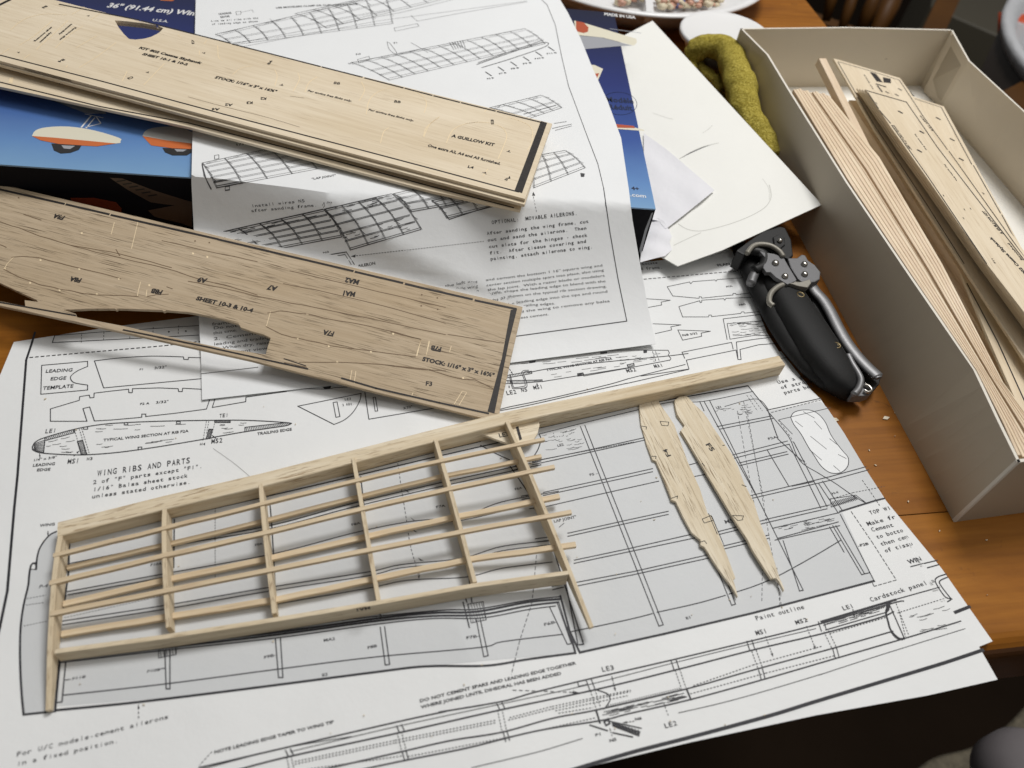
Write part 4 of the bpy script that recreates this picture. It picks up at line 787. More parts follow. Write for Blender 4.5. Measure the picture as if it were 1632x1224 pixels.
isow((560, 100), (835, 46), (868, 70), (620, 128), 12, (.5, .75), .9, 3); q.curve([(760, 103), (820, 82), (866, 68), (870, 74), (820, 92), (768, 108)], .9); q.line([(762, 100), (866, 64)], .8)
for i in range(6): q.line([(775+i*20-1, 115-i*8), (783+i*20, 121-i*8)], 1.3); q.text(('F6 B', 'F7 B', 'F8 B', 'F9 B', 'F10 B', 'F11 B')[i], (777+i*19, 127-i*8), (787+i*20, 125-i*8), 2.6, off=.01)
q.curve([(617, 67), (622, 70), (632, 84), (629, 86), (620, 78), (617, 67)], .4); q.line([(570, 95), (588, 90), (590, 95), (572, 100)], .4, True); q.line([(655, 68), (682, 84)], .4); q.hatch([(715, 68), (740, 64), (742, 76), (720, 80)], 6, .5); q.text('1/4', (556, 103), (563, 101), 3); q.text('F10', (568, 88), (575, 87), 2.6); q.text('F1', (628, 70), (634, 69), 2.6)
isow((780, 172), (862, 152), (895, 172), (840, 190), 4, (.6,), .9, 2); q.line([(835, 182), (886, 168)], .8); q.line([(883, 197), (903, 194)], .5); q.line([(880, 205), (911, 198)], .5); q.line([(885, 208), (911, 201)], .5)
isow((322, 260), (500, 222), (545, 262), (345, 300), 5, (.2, .4, .6, .8), 1, 3, True); q.line([(322, 260), (330, 290), (336, 302)], .5); q.curve([(322, 262), (326, 280), (337, 302)], .7)
for x, y in ((345, 250), (362, 300)): q.line([(x-3, y-2), (x+4, y-3), (x+4, y+3), (x-3, y+4)], .5, True)
q.text('"LAP JOINT"', (497, 287), (535, 281), 3.2, off=.01, shear=.2); q.text('1/16"', (375, 233), (400, 230), 3.4, off=.01)
isow((845, 250), (900, 240), (932, 268), (850, 300), 3, (.25, .5, .75), 1, 3, True); q.fill([(925, 276), (932, 277), (931, 282), (926, 282)])
isow((345, 372), (515, 334), (545, 378), (385, 408), 5, (.22, .42, .62, .8), 1, 5); isow((517, 334), (624, 309), (671, 366), (558, 399), 4, (.2, .4, .62, .8), 1, 6); isow((627, 309), (745, 283), (765, 318), (655, 338), 4, (.3, .6), 1, 4); isow((688, 320), (765, 303), (785, 330), (712, 348), 3, (.5,), 1, 3)
for qd in ([(350, 372), (515, 336), (520, 342), (360, 378)], [(520, 334), (624, 311), (632, 320), (528, 345)], [(540, 375), (650, 345), (668, 362), (556, 395)]): q.grain(qd, 16, .3, .09)
q.line([(702, 330), (716, 350), (785, 328)], .6)
q.line([(515, 408), (552, 402), (565, 422)], .5); q.line([(516, 412), (550, 406), (560, 422)], .4); q.text('N3', (515, 405), (524, 403), 3); q.text('AILERON', (571, 426), (598, 422), 4.3, off=.02)
q.line([(568, 408), (771, 385)], .35, dash=(2.5, 2)); q.fill([(559, 409), (567, 406), (566, 411)]); q.line([(849, 308), (855, 338)], .35, dash=(3, 2.5)); q.fill([(850, 306), (853, 312), (848, 312)])
q.text('Install wires N5', *Z(300, 290, [(400, 162), (735, 128)]), 5, True, .008); q.text('after sanding frame.', *Z(300, 290, [(398, 192), (812, 155)]), 5, True, .008); q.line(Z(300, 290, [(845, 150), (855, 130), (860, 150), (850, 165)]), .3); q.text('-N3', *Z(300, 290, [(870, 140), (905, 136)]), 3, off=.01)
q.text('OPTIONAL:  MOVABLE AILERONS.', *Z(600, 290, [(725, 268), (1265, 208)]), 6, True, .012)
for st, a, b in (('After sanding the wing frame, cut', (695, 335), (1335, 258)), ('out and sand the ailerons.  Then', (700, 377), (1322, 300)), ('cut slots for the hinges - check', (708, 418), (1328, 345)), ('fit.  After tissue covering and', (714, 458), (1320, 383)), ('painting, attach ailerons to wing.', (718, 495), (1362, 418))): q.text(st, *Z(600, 290, [a, b]), 5.2, True, .012)
for st, a, b in (('and cement the bottom 1 16" square wing and', (688, 625), (1420, 533)), ('center section multiple spars into place, also using', (692, 658), (1428, 563)), ('the lap joint.  With a razor blade or modelers', (700, 690), (1434, 597)), ('knife, shape the leading edge to blend with the', (706, 720), (1440, 632)),
    ('ribs as shown on the typical rib section drawing.', (712, 758), (1447, 665)), ('Blend the leading edge into the tips and round', (715, 790), (1452, 697)), ('and the trailing edges.', (780, 800), (1122, 772)), ('3. Sand the wing to remove any balsa', (800, 835), (1465, 757)), ('and excess cement.', (790, 875), (1082, 840))): q.text(st, *Z(600, 290, [a, b]), 4, off=-.004)
for st, a, b in (('ribs to the left and', (300, 668), (633, 635)), ('place. While wing', (380, 685), (636, 665)), ('is 1/16" square', (400, 722), (642, 698))): q.text(st, *Z(600, 290, [a, b]), 4, off=-.004)
for st, a, b in (('frame. Do not cut', (150, 905), (520, 868)), ('Do not cement at', (158, 930), (520, 890)), ('this time.', (158, 962), (305, 942)), ('2.  Cement the', (160, 998), (520, 950)), ('leading and trailing', (162, 1030), (510, 990)), ('3.  When dry, raise', (158, 1060), (510, 1020)), ('the front view', (215, 1090), (495, 1055))): q.text(st, *Z(300, 290, [a, b]), 4.8, off=-.002)
q.text('LEADING', (349, 24), (369, 22), 3, off=.01); q.text('EDGE', (352, 29), (366, 27), 3, off=.01); q.line([(376, 19), (384, 18), (384, 23), (377, 24)], .4, True); q.line([(384, 20), (402, 16), (404, 20)], .3)
q.text('Line up all ribs with the', (337, 35), (412, 30), 2.6, True, .01); q.text('of leading edge as shown.', (338, 40), (414, 35), 2.6, True, .01); q.text('USE MODELERS CLAMP OR CLIPS HERE TO GLUE', (440, 14), (570, 8), 2.6, off=.01); q.line([(430, 30), (440, 40)], .3)
q.line(Z(300, 550, [(80, 182), (440, 140)]), .5)
q.build('printed_drawing', M['ink_print'], ins)
# ================================================================= BALSA SHEETS LYING LEFT
def balsa_sheet(label, px, pln, mat, holes=(), group=None, thick=.0056, cat='balsa sheet', parentless=True):
    out = UP(densify(px, 40), pln)[:, :2]; hs = [UP(densify(h, 12), pln)[:, :2] for h in holes]
    A = UP([px[0]], pln)[0]; B = UP([px[1]], pln)[0]
    n = (-pln.b, -pln.c, 1)
    o = slab('balsa_sheet', out, pln, thick, M[mat], None, frame(B-A, n, A), hs); tag(o, label, cat, group); return o
grp = 'die-cut balsa sheets lying left of the tray'
pA = plane3(P((95, 2), .200), P((880, 197), .192), P((836, 318), .192))
hole1 = Z(0, 0, [(722, 128), (745, 170), (780, 215), (812, 245), (850, 249), (905, 244), (950, 232), (985, 215), (1010, 198), (1028, 178), (990, 160), (900, 145), (800, 134)])
# edge lower sheets first
pC = plane3(P((0, 95), .176), P((876, 212), .170), P((829, 335), .170))
s3 = balsa_sheet('lowest and most turned of the stacked balsa sheets, marked F2A', [(-260, -25), (868, 214), (829, 335), (690, 305), (300, 202), (0, 138), (-260, 80)], pC, 'balsa_pale', (), grp); bevel(s3, .12)
pB = Plane(pA.a-.0068, pA.b, pA.c)
dn = lambda pts, dx, dy: [(x+dx, y+dy) for x, y in pts]
s2 = balsa_sheet('second balsa sheet down in the upper left stack', [(-200, -85), (95, 4), (876, 205), (836, 326), (300, 184), (0, 103), (-200, 50)], pB, 'balsa_pale', (dn(hole1, 0, 4),), grp)
s1 = balsa_sheet('topmost pale balsa sheet of the stack, with a fan shaped hole cut out', [(-200, -78), (95, 2), (880, 197), (837, 317), (300, 176), (0, 97), (-200, 44)], pA, 'balsa_pale', (hole1,), grp)
i1 = Ink(pA, .10*mm)
i1.line(Z(0, 0, [(-60, 60), (60, 0), (130, -60)]), 2.0)
for a, b in (((95, 7), (221, 32)), ((226, 33.5), (367, 69)), ((371, 70.5), (510, 106)), ((514, 107), (577, 123)), ((582, 124.5), (642, 140)), ((646, 141), (688, 152)), ((692, 153), (732, 163)), ((736, 164), (789, 177)), ((793, 178), (862, 195))): i1.line([a, b], 1.15)
i1.line([(0, 88), (164, 130), (360, 183), (560, 235), (700, 272), (826, 306)], .9)
i1.fill([(862, 193), (872, 196), (832, 308), (820, 304)])
i1.build('printed_border', M['wood_ink'], s1)
i1 = Ink(pA, .10*mm); T = i1.text
T('KIT 802 Cessna Skyhawk', *Z(0, 0, [(872, 305), (1255, 402)]), 4.6, off=.05, shear=.05); T('SHEET 10-1 & 10-2', *Z(0, 0, [(893, 345), (1172, 412)]), 4.6, off=.05); T('STOCK: 1/16" x 3" x 16¾"', *Z(300, 0, [(165, 492), (548, 582)]), 4.8, off=.05)
T('A GUILLOW KIT', *Z(600, 0, [(472, 862), (735, 920)]), 4.8, off=.045); T('One extra A2, A4 and A5 furnished.', *Z(600, 0, [(320, 922), (775, 1038)]), 4.4, off=.035)
T('For engine free flight only.', *Z(300, 0, [(750, 575), (1025, 642)]), 3.4, off=.03); T('For engine free flight only.', *Z(300, 0, [(1132, 695), (1415, 765)]), 3.4, off=.03); T('BB', *Z(300, 0, [(912, 528), (950, 533)]), 4, off=.02); T('BB', *Z(300, 0, [(1293, 645), (1332, 650)]), 4, off=.02)
T('Remove after', *Z(0, 0, [(222, 262), (330, 172)]), 3.6, off=.03); T('assembly', *Z(0, 0, [(255, 268), (325, 205)]), 3.6, off=.03); T('Remove after', *Z(0, 0, [(472, 172), (372, 250)]), 3.6, off=.03); T('assembly', *Z(0, 0, [(448, 150), (370, 215)]), 3.6, off=.03)
for st, o, a, b, h in (('B3', 0, (290, 35), (262, 48), 4), ('B4', 0, (400, 370), (365, 385), 4), ('E7', 0, (1222, 278), (1222, 255), 4), ('C3', 0, (832, 480), (800, 492), 4), ('T', 0, (570, 100), (560, 95), 3), ('T', 0, (130, 332), (120, 325), 3), ('B6', 300, (510, 408), (530, 385), 4), ('A4', 300, (198, 682), (155, 680), 4), ('A2', 300, (280, 655), (238, 652), 4), ('K3', 300, (408, 640), (370, 640), 4), ('K2', 300, (495, 615), (460, 613), 4),
    ('E5', 600, (720, 752), (722, 782), 4.5), ('L4', 600, (572, 1055), (605, 1062), 4), ('A5', 600, (838, 1110), (805, 1130), 4), ('T', 600, (848, 950), (828, 945), 3), ('T', 600, (700, 1090), (680, 1080), 3), ('T', 300, (605, 532), (585, 528), 3), ('T', 0, (1300, 335), (1285, 328), 3), ('T', 0, (945, 455), (930, 450), 3)): T(st, *Z(o, 0, [a, b]), h, off=.035)
i1.build('printed_lettering', M['wood_ink'], s1)
c1 = Ink(pA, .08*mm)
for pts in ([(65, 190), (110, 150), (180, 110), (290, 88), (420, 95)], [(120, 285), (210, 230), (330, 130)], [(150, 370), (190, 340)], [(230, 310), (330, 220), (425, 130)], [(350, 300), (430, 225), (520, 165)], [(480, 300), (610, 225)], [(500, 425), (620, 350), (730, 268)], [(415, 425), (425, 410)], [(0, 345), (60, 305)], [(570, 125), (635, 80)], [(455, 90), (530, 45)], [(905, 535), (1035, 400)], [(770, 510), (800, 450)], [(1120, 220), (1145, 240)], [(1255, 320), (1255, 345)], [(1285, 275), (1300, 255)], [(1370, 285), (1375, 360), (1400, 380)]): c1.curve(Z(0, 0, pts), .42, k=3)
for pts in ([(545, 440), (560, 480), (545, 540)], [(280, 470), (330, 430), (400, 415)], [(690, 460), (700, 500), (660, 575)], [(735, 580), (760, 520), (810, 485)], [(1090, 515), (1110, 570), (1075, 635)], [(1120, 720), (1140, 630), (1200, 575), (1270, 555)], [(1400, 560), (1470, 600), (1500, 650), (1485, 710)], [(1480, 860), (1500, 800), (1575, 740)], [(1210, 900), (1230, 830), (1262, 805)]): c1.curve(Z(300, 0, pts), .4, k=3)
for pts in ([(300, 860), (330, 790), (395, 735)], [(440, 900), (480, 820), (560, 780), (680, 770), (780, 795), (820, 850), (800, 920), (765, 1000)], [(830, 740), (900, 760), (960, 790), (982, 830), (975, 900), (950, 945)], [(680, 705), (690, 690)], [(670, 1110), (700, 1065)]): c1.curve(Z(600, 0, pts), .4, k=4)
c1.build('die_cut_line', M['cut_pale'], s1)
c2 = Ink(pA, .085*mm); c2.curve(Z(300, 0, [(0, 610), (200, 665), (500, 740), (700, 800)]), .22); c2.curve(Z(300, 0, [(640, 605), (730, 618)]), .2); c2.curve(Z(600, 0, [(560, 778), (640, 768)]), .2); c2.build('die_cut_slit', M['cut_dark'], s1)
i3 = Ink(pC, .10*mm); i3.line([(0, 131), (160, 170), (300, 196), (500, 247), (690, 298), (818, 331)], .9); i3.text('F2A', *Z(0, 0, [(370, 528), (430, 532)]), 5, off=.02); i3.text('¾"', *Z(0, 0, [(0, 405), (45, 412)]), 5, off=.03); i3.text('x', *Z(0, 0, [(258, 460), (272, 462)]), 3, off=.02)
i3.text('S2', (793, 316), (808, 318), 5, off=.05); i3.build('printed_marks', M['wood_ink'], s3)
c3 = Ink(pC, .08*mm)
for pts in ([(600, 628), (660, 572)], [(75, 440), (90, 425)], [(795, 650), (815, 630)], [(918, 690), (935, 662)], [(640, 630), (745, 642)]): c3.line(Z(0, 0, pts), .3)
c3.fill(Z(0, 0, [(62, 490), (85, 485), (78, 525), (55, 520)])); c3.build('die_cut_line', M['cut_pale'], s3)
# ---- sheet 10-3 & 10-4
hB = Z(0, 290, [(400, 805), (560, 797), (720, 797), (730, 804), (745, 796), (1020, 806), (1030, 815), (1045, 808), (1180, 818), (1300, 840), (1400, 862), (1500, 892)])+Z(300, 290, [(330, 915), (400, 940), (470, 958), (518, 982), (500, 1035), (487, 1085), (380, 1068), (240, 1050), (60, 1012)])+[(290, 541), (200, 520), (121, 505), (121, 500)]
outer = [(-120, 262), (0, 293), (400, 388), (833, 489), (813, 578), (795, 662), (768, 666), (600, 625), (400, 574), (200, 530), (0, 487), (-120, 460), (-120, 452), (0, 480), (40, 487.5), (39, 478), (60, 481), (58, 478), (0, 451), (-120, 390)]
s4 = balsa_sheet('darker grained balsa sheet in front, long curved opening torn along its lower edge', outer, pD, 'balsa_tan', (hB,), grp); bevel(s4, .12)
i4 = Ink(pD, .10*mm)
for a, b in (((0, 302), (102, 325)), ((106, 326), (173, 341.5)), ((178, 343), (346, 381)), ((349, 382), (562, 432)), ((567, 433.5), (641, 451)), ((647, 453), (752, 477)), ((758, 479), (822, 492.5))): i4.line([a, b], 1.35)
i4.line([(-60, 466), (0, 482), (120, 503)], .8); i4.line([(197, 526), (330, 553), (490, 588)], .9); i4.line([(545, 603), (600, 619), (700, 642), (778, 659)], 1.0); i4.line([(453, 572), (487, 583)], .5)
i4.fill([(814, 494), (824, 493), (811, 545), (788, 659), (777, 656), (800, 570)])
i4.build('printed_border', M['wood_ink'], s4)
i4 = Ink(pD, .10*mm); T = i4.text
T('SHEET 10-3 & 10-4', *Z(0, 290, [(1232, 742), (1582, 820)]), 6.6, off=.05); T('STOCK: 1/16" x 3" x 16¾"', *Z(600, 550, [(287, 98), (735, 202)]), 6.5, off=.05); T('F3', *Z(600, 550, [(307, 254), (347, 258)]), 7, off=.03)
for st, ox, oy, a, b in (('F9A', 0, 290, (412, 218), (352, 203)), ('F8A', 0, 290, (518, 610), (455, 598)), ('F8B', 0, 290, (1028, 685), (965, 672)), ('A9', 0, 290, (1305, 610), (1255, 602)), ('A7', 300, 290, (562, 660), (512, 650)), ('MA2', 300, 290, (1080, 620), (998, 603)), ('MA1', 300, 290, (1055, 695), (978, 685)), ('F7A', 300, 290, (922, 945), (860, 933)), ('F7B', 600, 290, (412, 1042), (352, 1030))): T(st, *Z(ox, oy, [a, b]), 7.8, off=.05)
i4.build('printed_lettering', M['wood_ink'], s4)
c4 = Ink(pD, .085*mm)
for ox, oy, pts in ((0, 290, [(0, 250), (120, 290), (250, 340), (430, 395), (600, 440), (830, 495), (1050, 545), (1250, 610), (1450, 660), (1619, 710)]), (300, 290, [(0, 625), (200, 665), (420, 715), (640, 760), (850, 800), (1100, 850), (1350, 905), (1619, 960)]), (0, 290, [(75, 475), (150, 468), (260, 480), (420, 525), (600, 565), (760, 610)]), (0, 290, [(25, 550), (120, 600), (250, 645), (380, 675), (520, 700), (620, 712), (760, 715), (870, 722)]),
    (0, 290, [(450, 400), (700, 440), (900, 490), (1080, 540)]), (0, 290, [(730, 425), (755, 465)]), (0, 290, [(930, 720), (985, 710), (1060, 705)]), (0, 290, [(1050, 660), (1085, 672)]), (300, 290, [(500, 825), (580, 812), (740, 832)]), (300, 290, [(760, 835), (900, 865), (1100, 900), (1300, 945), (1460, 990)]), (300, 290, [(490, 910), (590, 960), (690, 985), (900, 1030), (1150, 1065), (1430, 1100)]), (300, 290, [(640, 560), (860, 610), (1200, 690), (1619, 790)]), (300, 290, [(600, 640), (900, 700), (1300, 800), (1619, 890)]), (300, 290, [(700, 1135), (940, 1135), (1240, 1150), (1400, 1175), (1619, 1190)]),
    (300, 550, [(605, 110), (745, 138)]), (600, 550, [(60, 125), (300, 150), (540, 215), (620, 218), (735, 275)]), (600, 290, [(90, 945), (190, 970), (280, 992)]), (600, 290, [(450, 960), (700, 1000), (800, 1015)]), (0, 290, [(0, 395), (40, 412)]), (0, 290, [(150, 205), (260, 240)]), (0, 290, [(1020, 370), (1400, 455), (1619, 500)])):
    pp = Z(ox, oy, pts); pj = [pp[0]]
    for a, b in zip(pp[:-1], pp[1:]):
        for t in (.33, .66, 1): pj.append((a[0]+(b[0]-a[0])*t, a[1]+(b[1]-a[1])*t+random.uniform(-.5, .5)))
    c4.curve(pj, .4, k=2)
c4.build('die_cut_slit', M['cut_dark'], s4)
c5 = Ink(pD, .08*mm)
for ox, oy, pts in ((0, 290, [(720, 255), (700, 330)]), (0, 290, [(870, 245), (828, 420)]), (0, 290, [(85, 475), (45, 515), (28, 550)]), (0, 290, [(885, 630), (870, 690), (865, 720)]), (0, 290, [(920, 720), (925, 680)]), (300, 290, [(518, 818), (500, 880), (492, 910)]), (300, 290, [(1465, 990), (1440, 1095)]), (300, 290, [(1515, 1000), (1498, 1090)]), (600, 290, [(280, 992), (250, 1095)]), (600, 290, [(335, 1003), (315, 1085)]), (300, 550, [(1030, 160), (1018, 225)]), (300, 550, [(1055, 165), (1045, 240)]), (600, 550, [(540, 290), (490, 370)]), (600, 550, [(568, 298), (520, 378)]), (600, 550, [(540, 290), (568, 298)]), (600, 550, [(230, 300), (222, 320)]), (600, 290, [(470, 1035), (460, 1070)])): c5.line(Z(ox, oy, pts), .28)
for ox, oy, x, y in ((0, 290, 515, 322), (0, 290, 255, 492), (0, 290, 500, 548), (0, 290, 748, 608), (0, 290, 190, 635), (0, 290, 375, 680), (0, 290, 610, 707), (0, 290, 1215, 450), (0, 290, 1305, 472), (0, 290, 30, 545), (300, 290, 690, 985), (300, 290, 885, 1033), (300, 290, 1150, 1068), (300, 290, 938, 1133), (300, 290, 1290, 955), (300, 290, 1520, 1180), (0, 290, 410, 137), (600, 550, 335, 150), (600, 550, 545, 208), (0, 290, 940, 650)):
    px_, py_ = Z(ox, oy, [(x, y)])[0]; c5.fill([(px_-1.6, py_-1.4), (px_+1.4, py_-1.2), (px_+1.6, py_+1.6), (px_-1.2, py_+1.8)])
c5.build('die_cut_nick', M['cut_pale'], s4)
c6 = Ink(pD, .09*mm)
for ox, oy, x, y in ((0, 290, 1228, 372), (0, 290, 1318, 382), (600, 290, 285, 710), (600, 290, 383, 730), (600, 290, 282, 780), (600, 290, 385, 802), (600, 290, 105, 945), (0, 290, 118, 100)):
    px_, py_ = Z(ox, oy, [(x, y)])[0]; c6.fill([(px_-1.2, py_-1), (px_+1.2, py_-1), (px_+1.2, py_+1), (px_-1.2, py_+1)])
c6.build('pin_hole', M['cut_dark'], s4)
# ================================================================= WING FRAME
wf = thing('wing_frame', (-.1, .66, .006), 'half built balsa wing frame of ribs and spars on the plan', 'wing frame')
B0 = .007
lex = [(92, 832, 98, 853, .027), (262, 788.5, 265, 812, .029), (414, 754, 416, 780, .031), (563, 715, 566, 742, .032), (691, 681, 697, 712, .033), (808, 652, 812, 683, .035), (1010, 613.3, 1023, 639, .034), (1241, 566.5, 1248, 590, .030)]
V = []; Fc = []
A0 = P(lex[0][:2], lex[0][4]+B0); A1 = P(lex[-1][:2], lex[-1][4]+B0); axd = (A1-A0)*[1, 1, 0]; LL = np.linalg.norm(axd); axd /= LL; sdd = np.array([axd[1], -axd[0], 0])
for (xb, yb, xf, yf, h) in lex:
    b = P((xb, yb), h+B0); t = (b-A0)@axd; o_ = ((b-A0)@sdd); f = P((xf, yf), h+B0); wd = (f-b)@sdd
    wd = .0235; c = A0*[1, 1, 0]+axd*t+sdd*(o_*.7); k_ = .0012
    for (w_, z_) in ((k_, h), (wd-k_, h), (wd, h-k_), (wd, k_), (wd-k_, 0), (k_, 0), (0, k_), (0, h-k_)): V.append(c+sdd*w_+np.array([0, 0, B0+z_]))
nn = len(lex)
for i in range(nn-1):
    for j in range(8): Fc.append((i*8+j, i*8+(j+1) % 8, i*8+8+(j+1) % 8, i*8+8+j))
Fc += [tuple(range(8)), tuple(range((nn-1)*8+7, (nn-1)*8-1, -1))]
le = mesh('leading_edge', V, [f[::-1] for f in Fc], M['balsa_bar'], wf, frame(axd, (0, 0, 1), A0))
def rib(pts, mat='balsa_rib', th=.0062, bottoms=None):
    """pts: (x px, y px, z top, z bottom) along the rib's top edge"""
    pts = [(p[0], p[1], p[2]*.76, p[3]*.76) for p in pts]; W = [P(p[:2], p[2]+B0) for p in pts]; A, Bq = W[0], W[-1]; d = (Bq-A)*[1, 1, 0]; d /= np.linalg.norm(d); n_ = np.array([-d[1], d[0], 0])*th/2
    dense = []
    ts = [(w_-A)@d for w_ in W]; zt = [p[2] for p in pts]; zb = [p[3] for p in pts]
    tt = np.linspace(0, ts[-1], 28); Zt = np.interp(tt, ts, zt); Zt = np.convolve(np.r_[Zt[0], Zt[0], Zt, Zt[-1], Zt[-1]], [.1, .2, .4, .2, .1], 'valid'); Zb = np.interp(tt, ts, zb)
    V = []
    for t, a, b in zip(tt, Zt, Zb):
        for sgn in (1, -1):
            for z in (a, max(b, .0)): q_ = A+d*t+n_*sgn; V.append((q_[0], q_[1], z+B0))
    Fc = []
    for i in range(len(tt)-1):
        o = i*4; Fc += [(o, o+2, o+6, o+4), (o+3, o+1, o+5, o+7), (o+1, o, o+4, o+5), (o+2, o+3, o+7, o+6)]
    e = (len(tt)-1)*4; Fc += [(0, 1, 3, 2), (e, e+2, e+3, e+1)]
    r = mesh('rib', V, Fc, M[mat], wf, frame(d, (0, 0, 1), A)); return bevel(r, .15)
rib([(96, 852, .034, 0), (90, 885, .040, 0), (82, 930, .041, 0), (81, 980, .036, 0), (80, 1040, .028, 0), (77, 1132, .010, .0)])
rib([(262, 806, .036, 0), (265, 840, .044, 0), (264, 885, .045, 0), (263, 945, .039, 0), (268, 1000, .028, 0)])
rib([(415, 769, .040, 0), (420, 802, .047, 0), (421, 850, .049, 0), (428, 910, .043, 0), (437, 978, .030, .0)])
rib([(563, 730, .044, 0), (570, 765, .050, 0), (578, 812, .052, 0), (590, 872, .045, 0), (605, 967, .032, 0)])
rib([(694, 700, .048, .0), (707, 735, .053, 0), (722, 778, .056, 0), (738, 845, .050, .004), (757, 928, .040, .008)])
rib([(808, 671, .051, .0), (826, 706, .055, 0), (846, 745, .058, 0), (871, 812, .053, .006), (905, 910, .046, .016), (943, 1000, .034, .026)])
def spar(pts, w_=.0085, h_=.0065, mat='balsa_spar'):
    w_ *= .86; W0 = [P(p[:2], p[2]*(.76 if p[2] > .035 else .9)+B0) for p in pts]; W = [W0[0]]
    for a_, b_ in zip(W0[:-1], W0[1:]):
        for t_ in (.25, .5, .75): W.append(a_+(b_-a_)*t_+np.array([0, random.uniform(-.0005, .0005), random.uniform(-.0005, .0005)]))
        W.append(b_)
    V = []; Fc = []
    for i, p in enumerate(W):
        ax = W[min(i+1, len(W)-1)]-W[max(i-1, 0)]; ax /= np.linalg.norm(ax); sd = np.cross((0, 0, 1), ax); sd /= np.linalg.norm(sd)
        for a, b in ((-.5, 0), (.5, 0), (.5, -1), (-.5, -1)): V.append(p+sd*a*w_+np.array([0, 0, b*h_]))
    for i in range(len(W)-1):
        o = i*4
        for j in range(4): Fc.append((o+j, o+(j+1) % 4, o+4+(j+1) % 4, o+4+j))
    Fc += [(3, 2, 1, 0), tuple(len(W)*4-4+j for j in range(4))]
    r = mesh('spar', V, Fc, M[mat], wf, frame(W[-1]-W[0], (0, 0, 1), W[0])); return bevel(r, .12)
spar([(84, 885, .041), (265, 840, .047), (418, 802, .050), (568, 765, .053), (706, 733, .057), (868, 699, .060)], .0068)
spar([(78, 929, .042), (264, 884, .047), (424, 848, .051), (578, 810, .054), (722, 777, .058), (884, 743, .061)], .0078)
spar([(80, 978, .038), (263, 941, .043), (428, 908, .046), (592, 875, .049), (740, 846, .053), (911, 815, .057)], .0078)
spar([(106, 904, .010), (260, 868, .012), (430, 827, .014), (575, 790, .016), (705, 758, .020), (820, 735, .024), (863, 726, .025)], .0075)
spar([(100, 962, .010), (262, 924, .012), (430, 889, .014), (590, 853, .015), (720, 824, .020), (892, 790, .026)], .0095)
spar([(97, 1010, .009), (262, 983, .012), (440, 955, .015), (600, 921, .018), (745, 891, .024), (918, 867, .030)], .0095)
spar([(850, 729, .020), (863, 726, .022)], .0075)
# aft spar: thin strip standing on edge
ms = [(88, 1034, .023), (262, 1011, .026), (436, 984, .028), (600, 957, .031), (757, 929, .034), (905, 909, .037)]
W = [P(p[:2], p[2]+B0) for p in ms]; V = []; Fc = []
for i, p in enumerate(W):
    ax = W[min(i+1, len(W)-1)]-W[max(i-1, 0)]; ax[2] = 0; ax /= np.linalg.norm(ax); sd = np.array([ax[1], -ax[0], 0]); h_ = (.020, .024, .026, .027, .028, .028)[i]; lean = .003
    for a, b in ((0, 0), (1, 0), (1, -1), (0, -1)): V.append(p+sd*(a*.0062+(-b)*lean)+np.array([0, 0, b*h_]))
for i in range(len(W)-1):
    o = i*4
    for j in range(4): Fc.append((o+j, o+(j+1) % 4, o+4+(j+1) % 4, o+4+j))
Fc += [(3, 2, 1, 0), tuple(len(W)*4-4+j for j in range(4))]
bevel(mesh('aft_spar', V, [f[::-1] for f in Fc], M['balsa_rib'], wf, frame(W[-1]-W[0], (0, 0, 1), W[0])), .12)
# MA1 stamped on the strip's face
ia = W[3]; ib = W[4]; nrm = np.array([(ib-ia)[1], -(ib-ia)[0], 0]); nrm /= np.linalg.norm(nrm); lab = Ink(0.0, 0)
def faceu(px):
    r = rays(px)[0]; o = np.array([0, 0, 1.]); base = W[2]+nrm*.0092; t = ((base-o)@nrm)/(r@nrm); return o+r*t
W2, W3 = W[2], W[3]; nrm = np.array([(W3-W2)[1], -(W3-W2)[0], 0]); nrm /= np.linalg.norm(nrm)
A_, B_ = faceu((590, 966)), faceu((566, 970)); dr = (B_-A_); Lw = np.linalg.norm(dr); dr /= Lw; x = 0; Vt = []; Ft = []
for ch in 'MA1':
    g = glyph(ch, .03); base = len(Vt); hu = .0095/CAP; kk = Lw/1.95
    for gx, gy in g[0]: q_ = A_+dr*((x+gx)*kk)+np.array([0, 0, -1])*gy*hu*1.0+nrm*.0006; Vt.append(q_)
    Ft += [tuple(i+base for i in f) for f in g[1]]; x += g[2]
mesh('printed_lettering', Vt, Ft, M['wood_ink'], wf)
# joint gusset
pG = Plane(.022+B0, 0, 0)
gus = slab('gusset', UP([(760, 688), (790, 681), (858, 666), (860, 677), (857, 690), (851, 700), (843, 705), (832, 707), (812, 708), (785, 698)], pG)[:, :2], pG, .0056, M['balsa_loose'], wf, frame(axd, (0, 0, 1), P((760, 688), .04))); bevel(gus, .12)
ig = Ink(pG, .08*mm); ig.text('LE3', *Z(600, 550, [(773, 582), (830, 572)]), 7, off=.02); ig.fill([(822, 681), (826, 679), (832, 700), (828, 702)]); ig.build('printed_lettering', M['wood_ink'], wf)
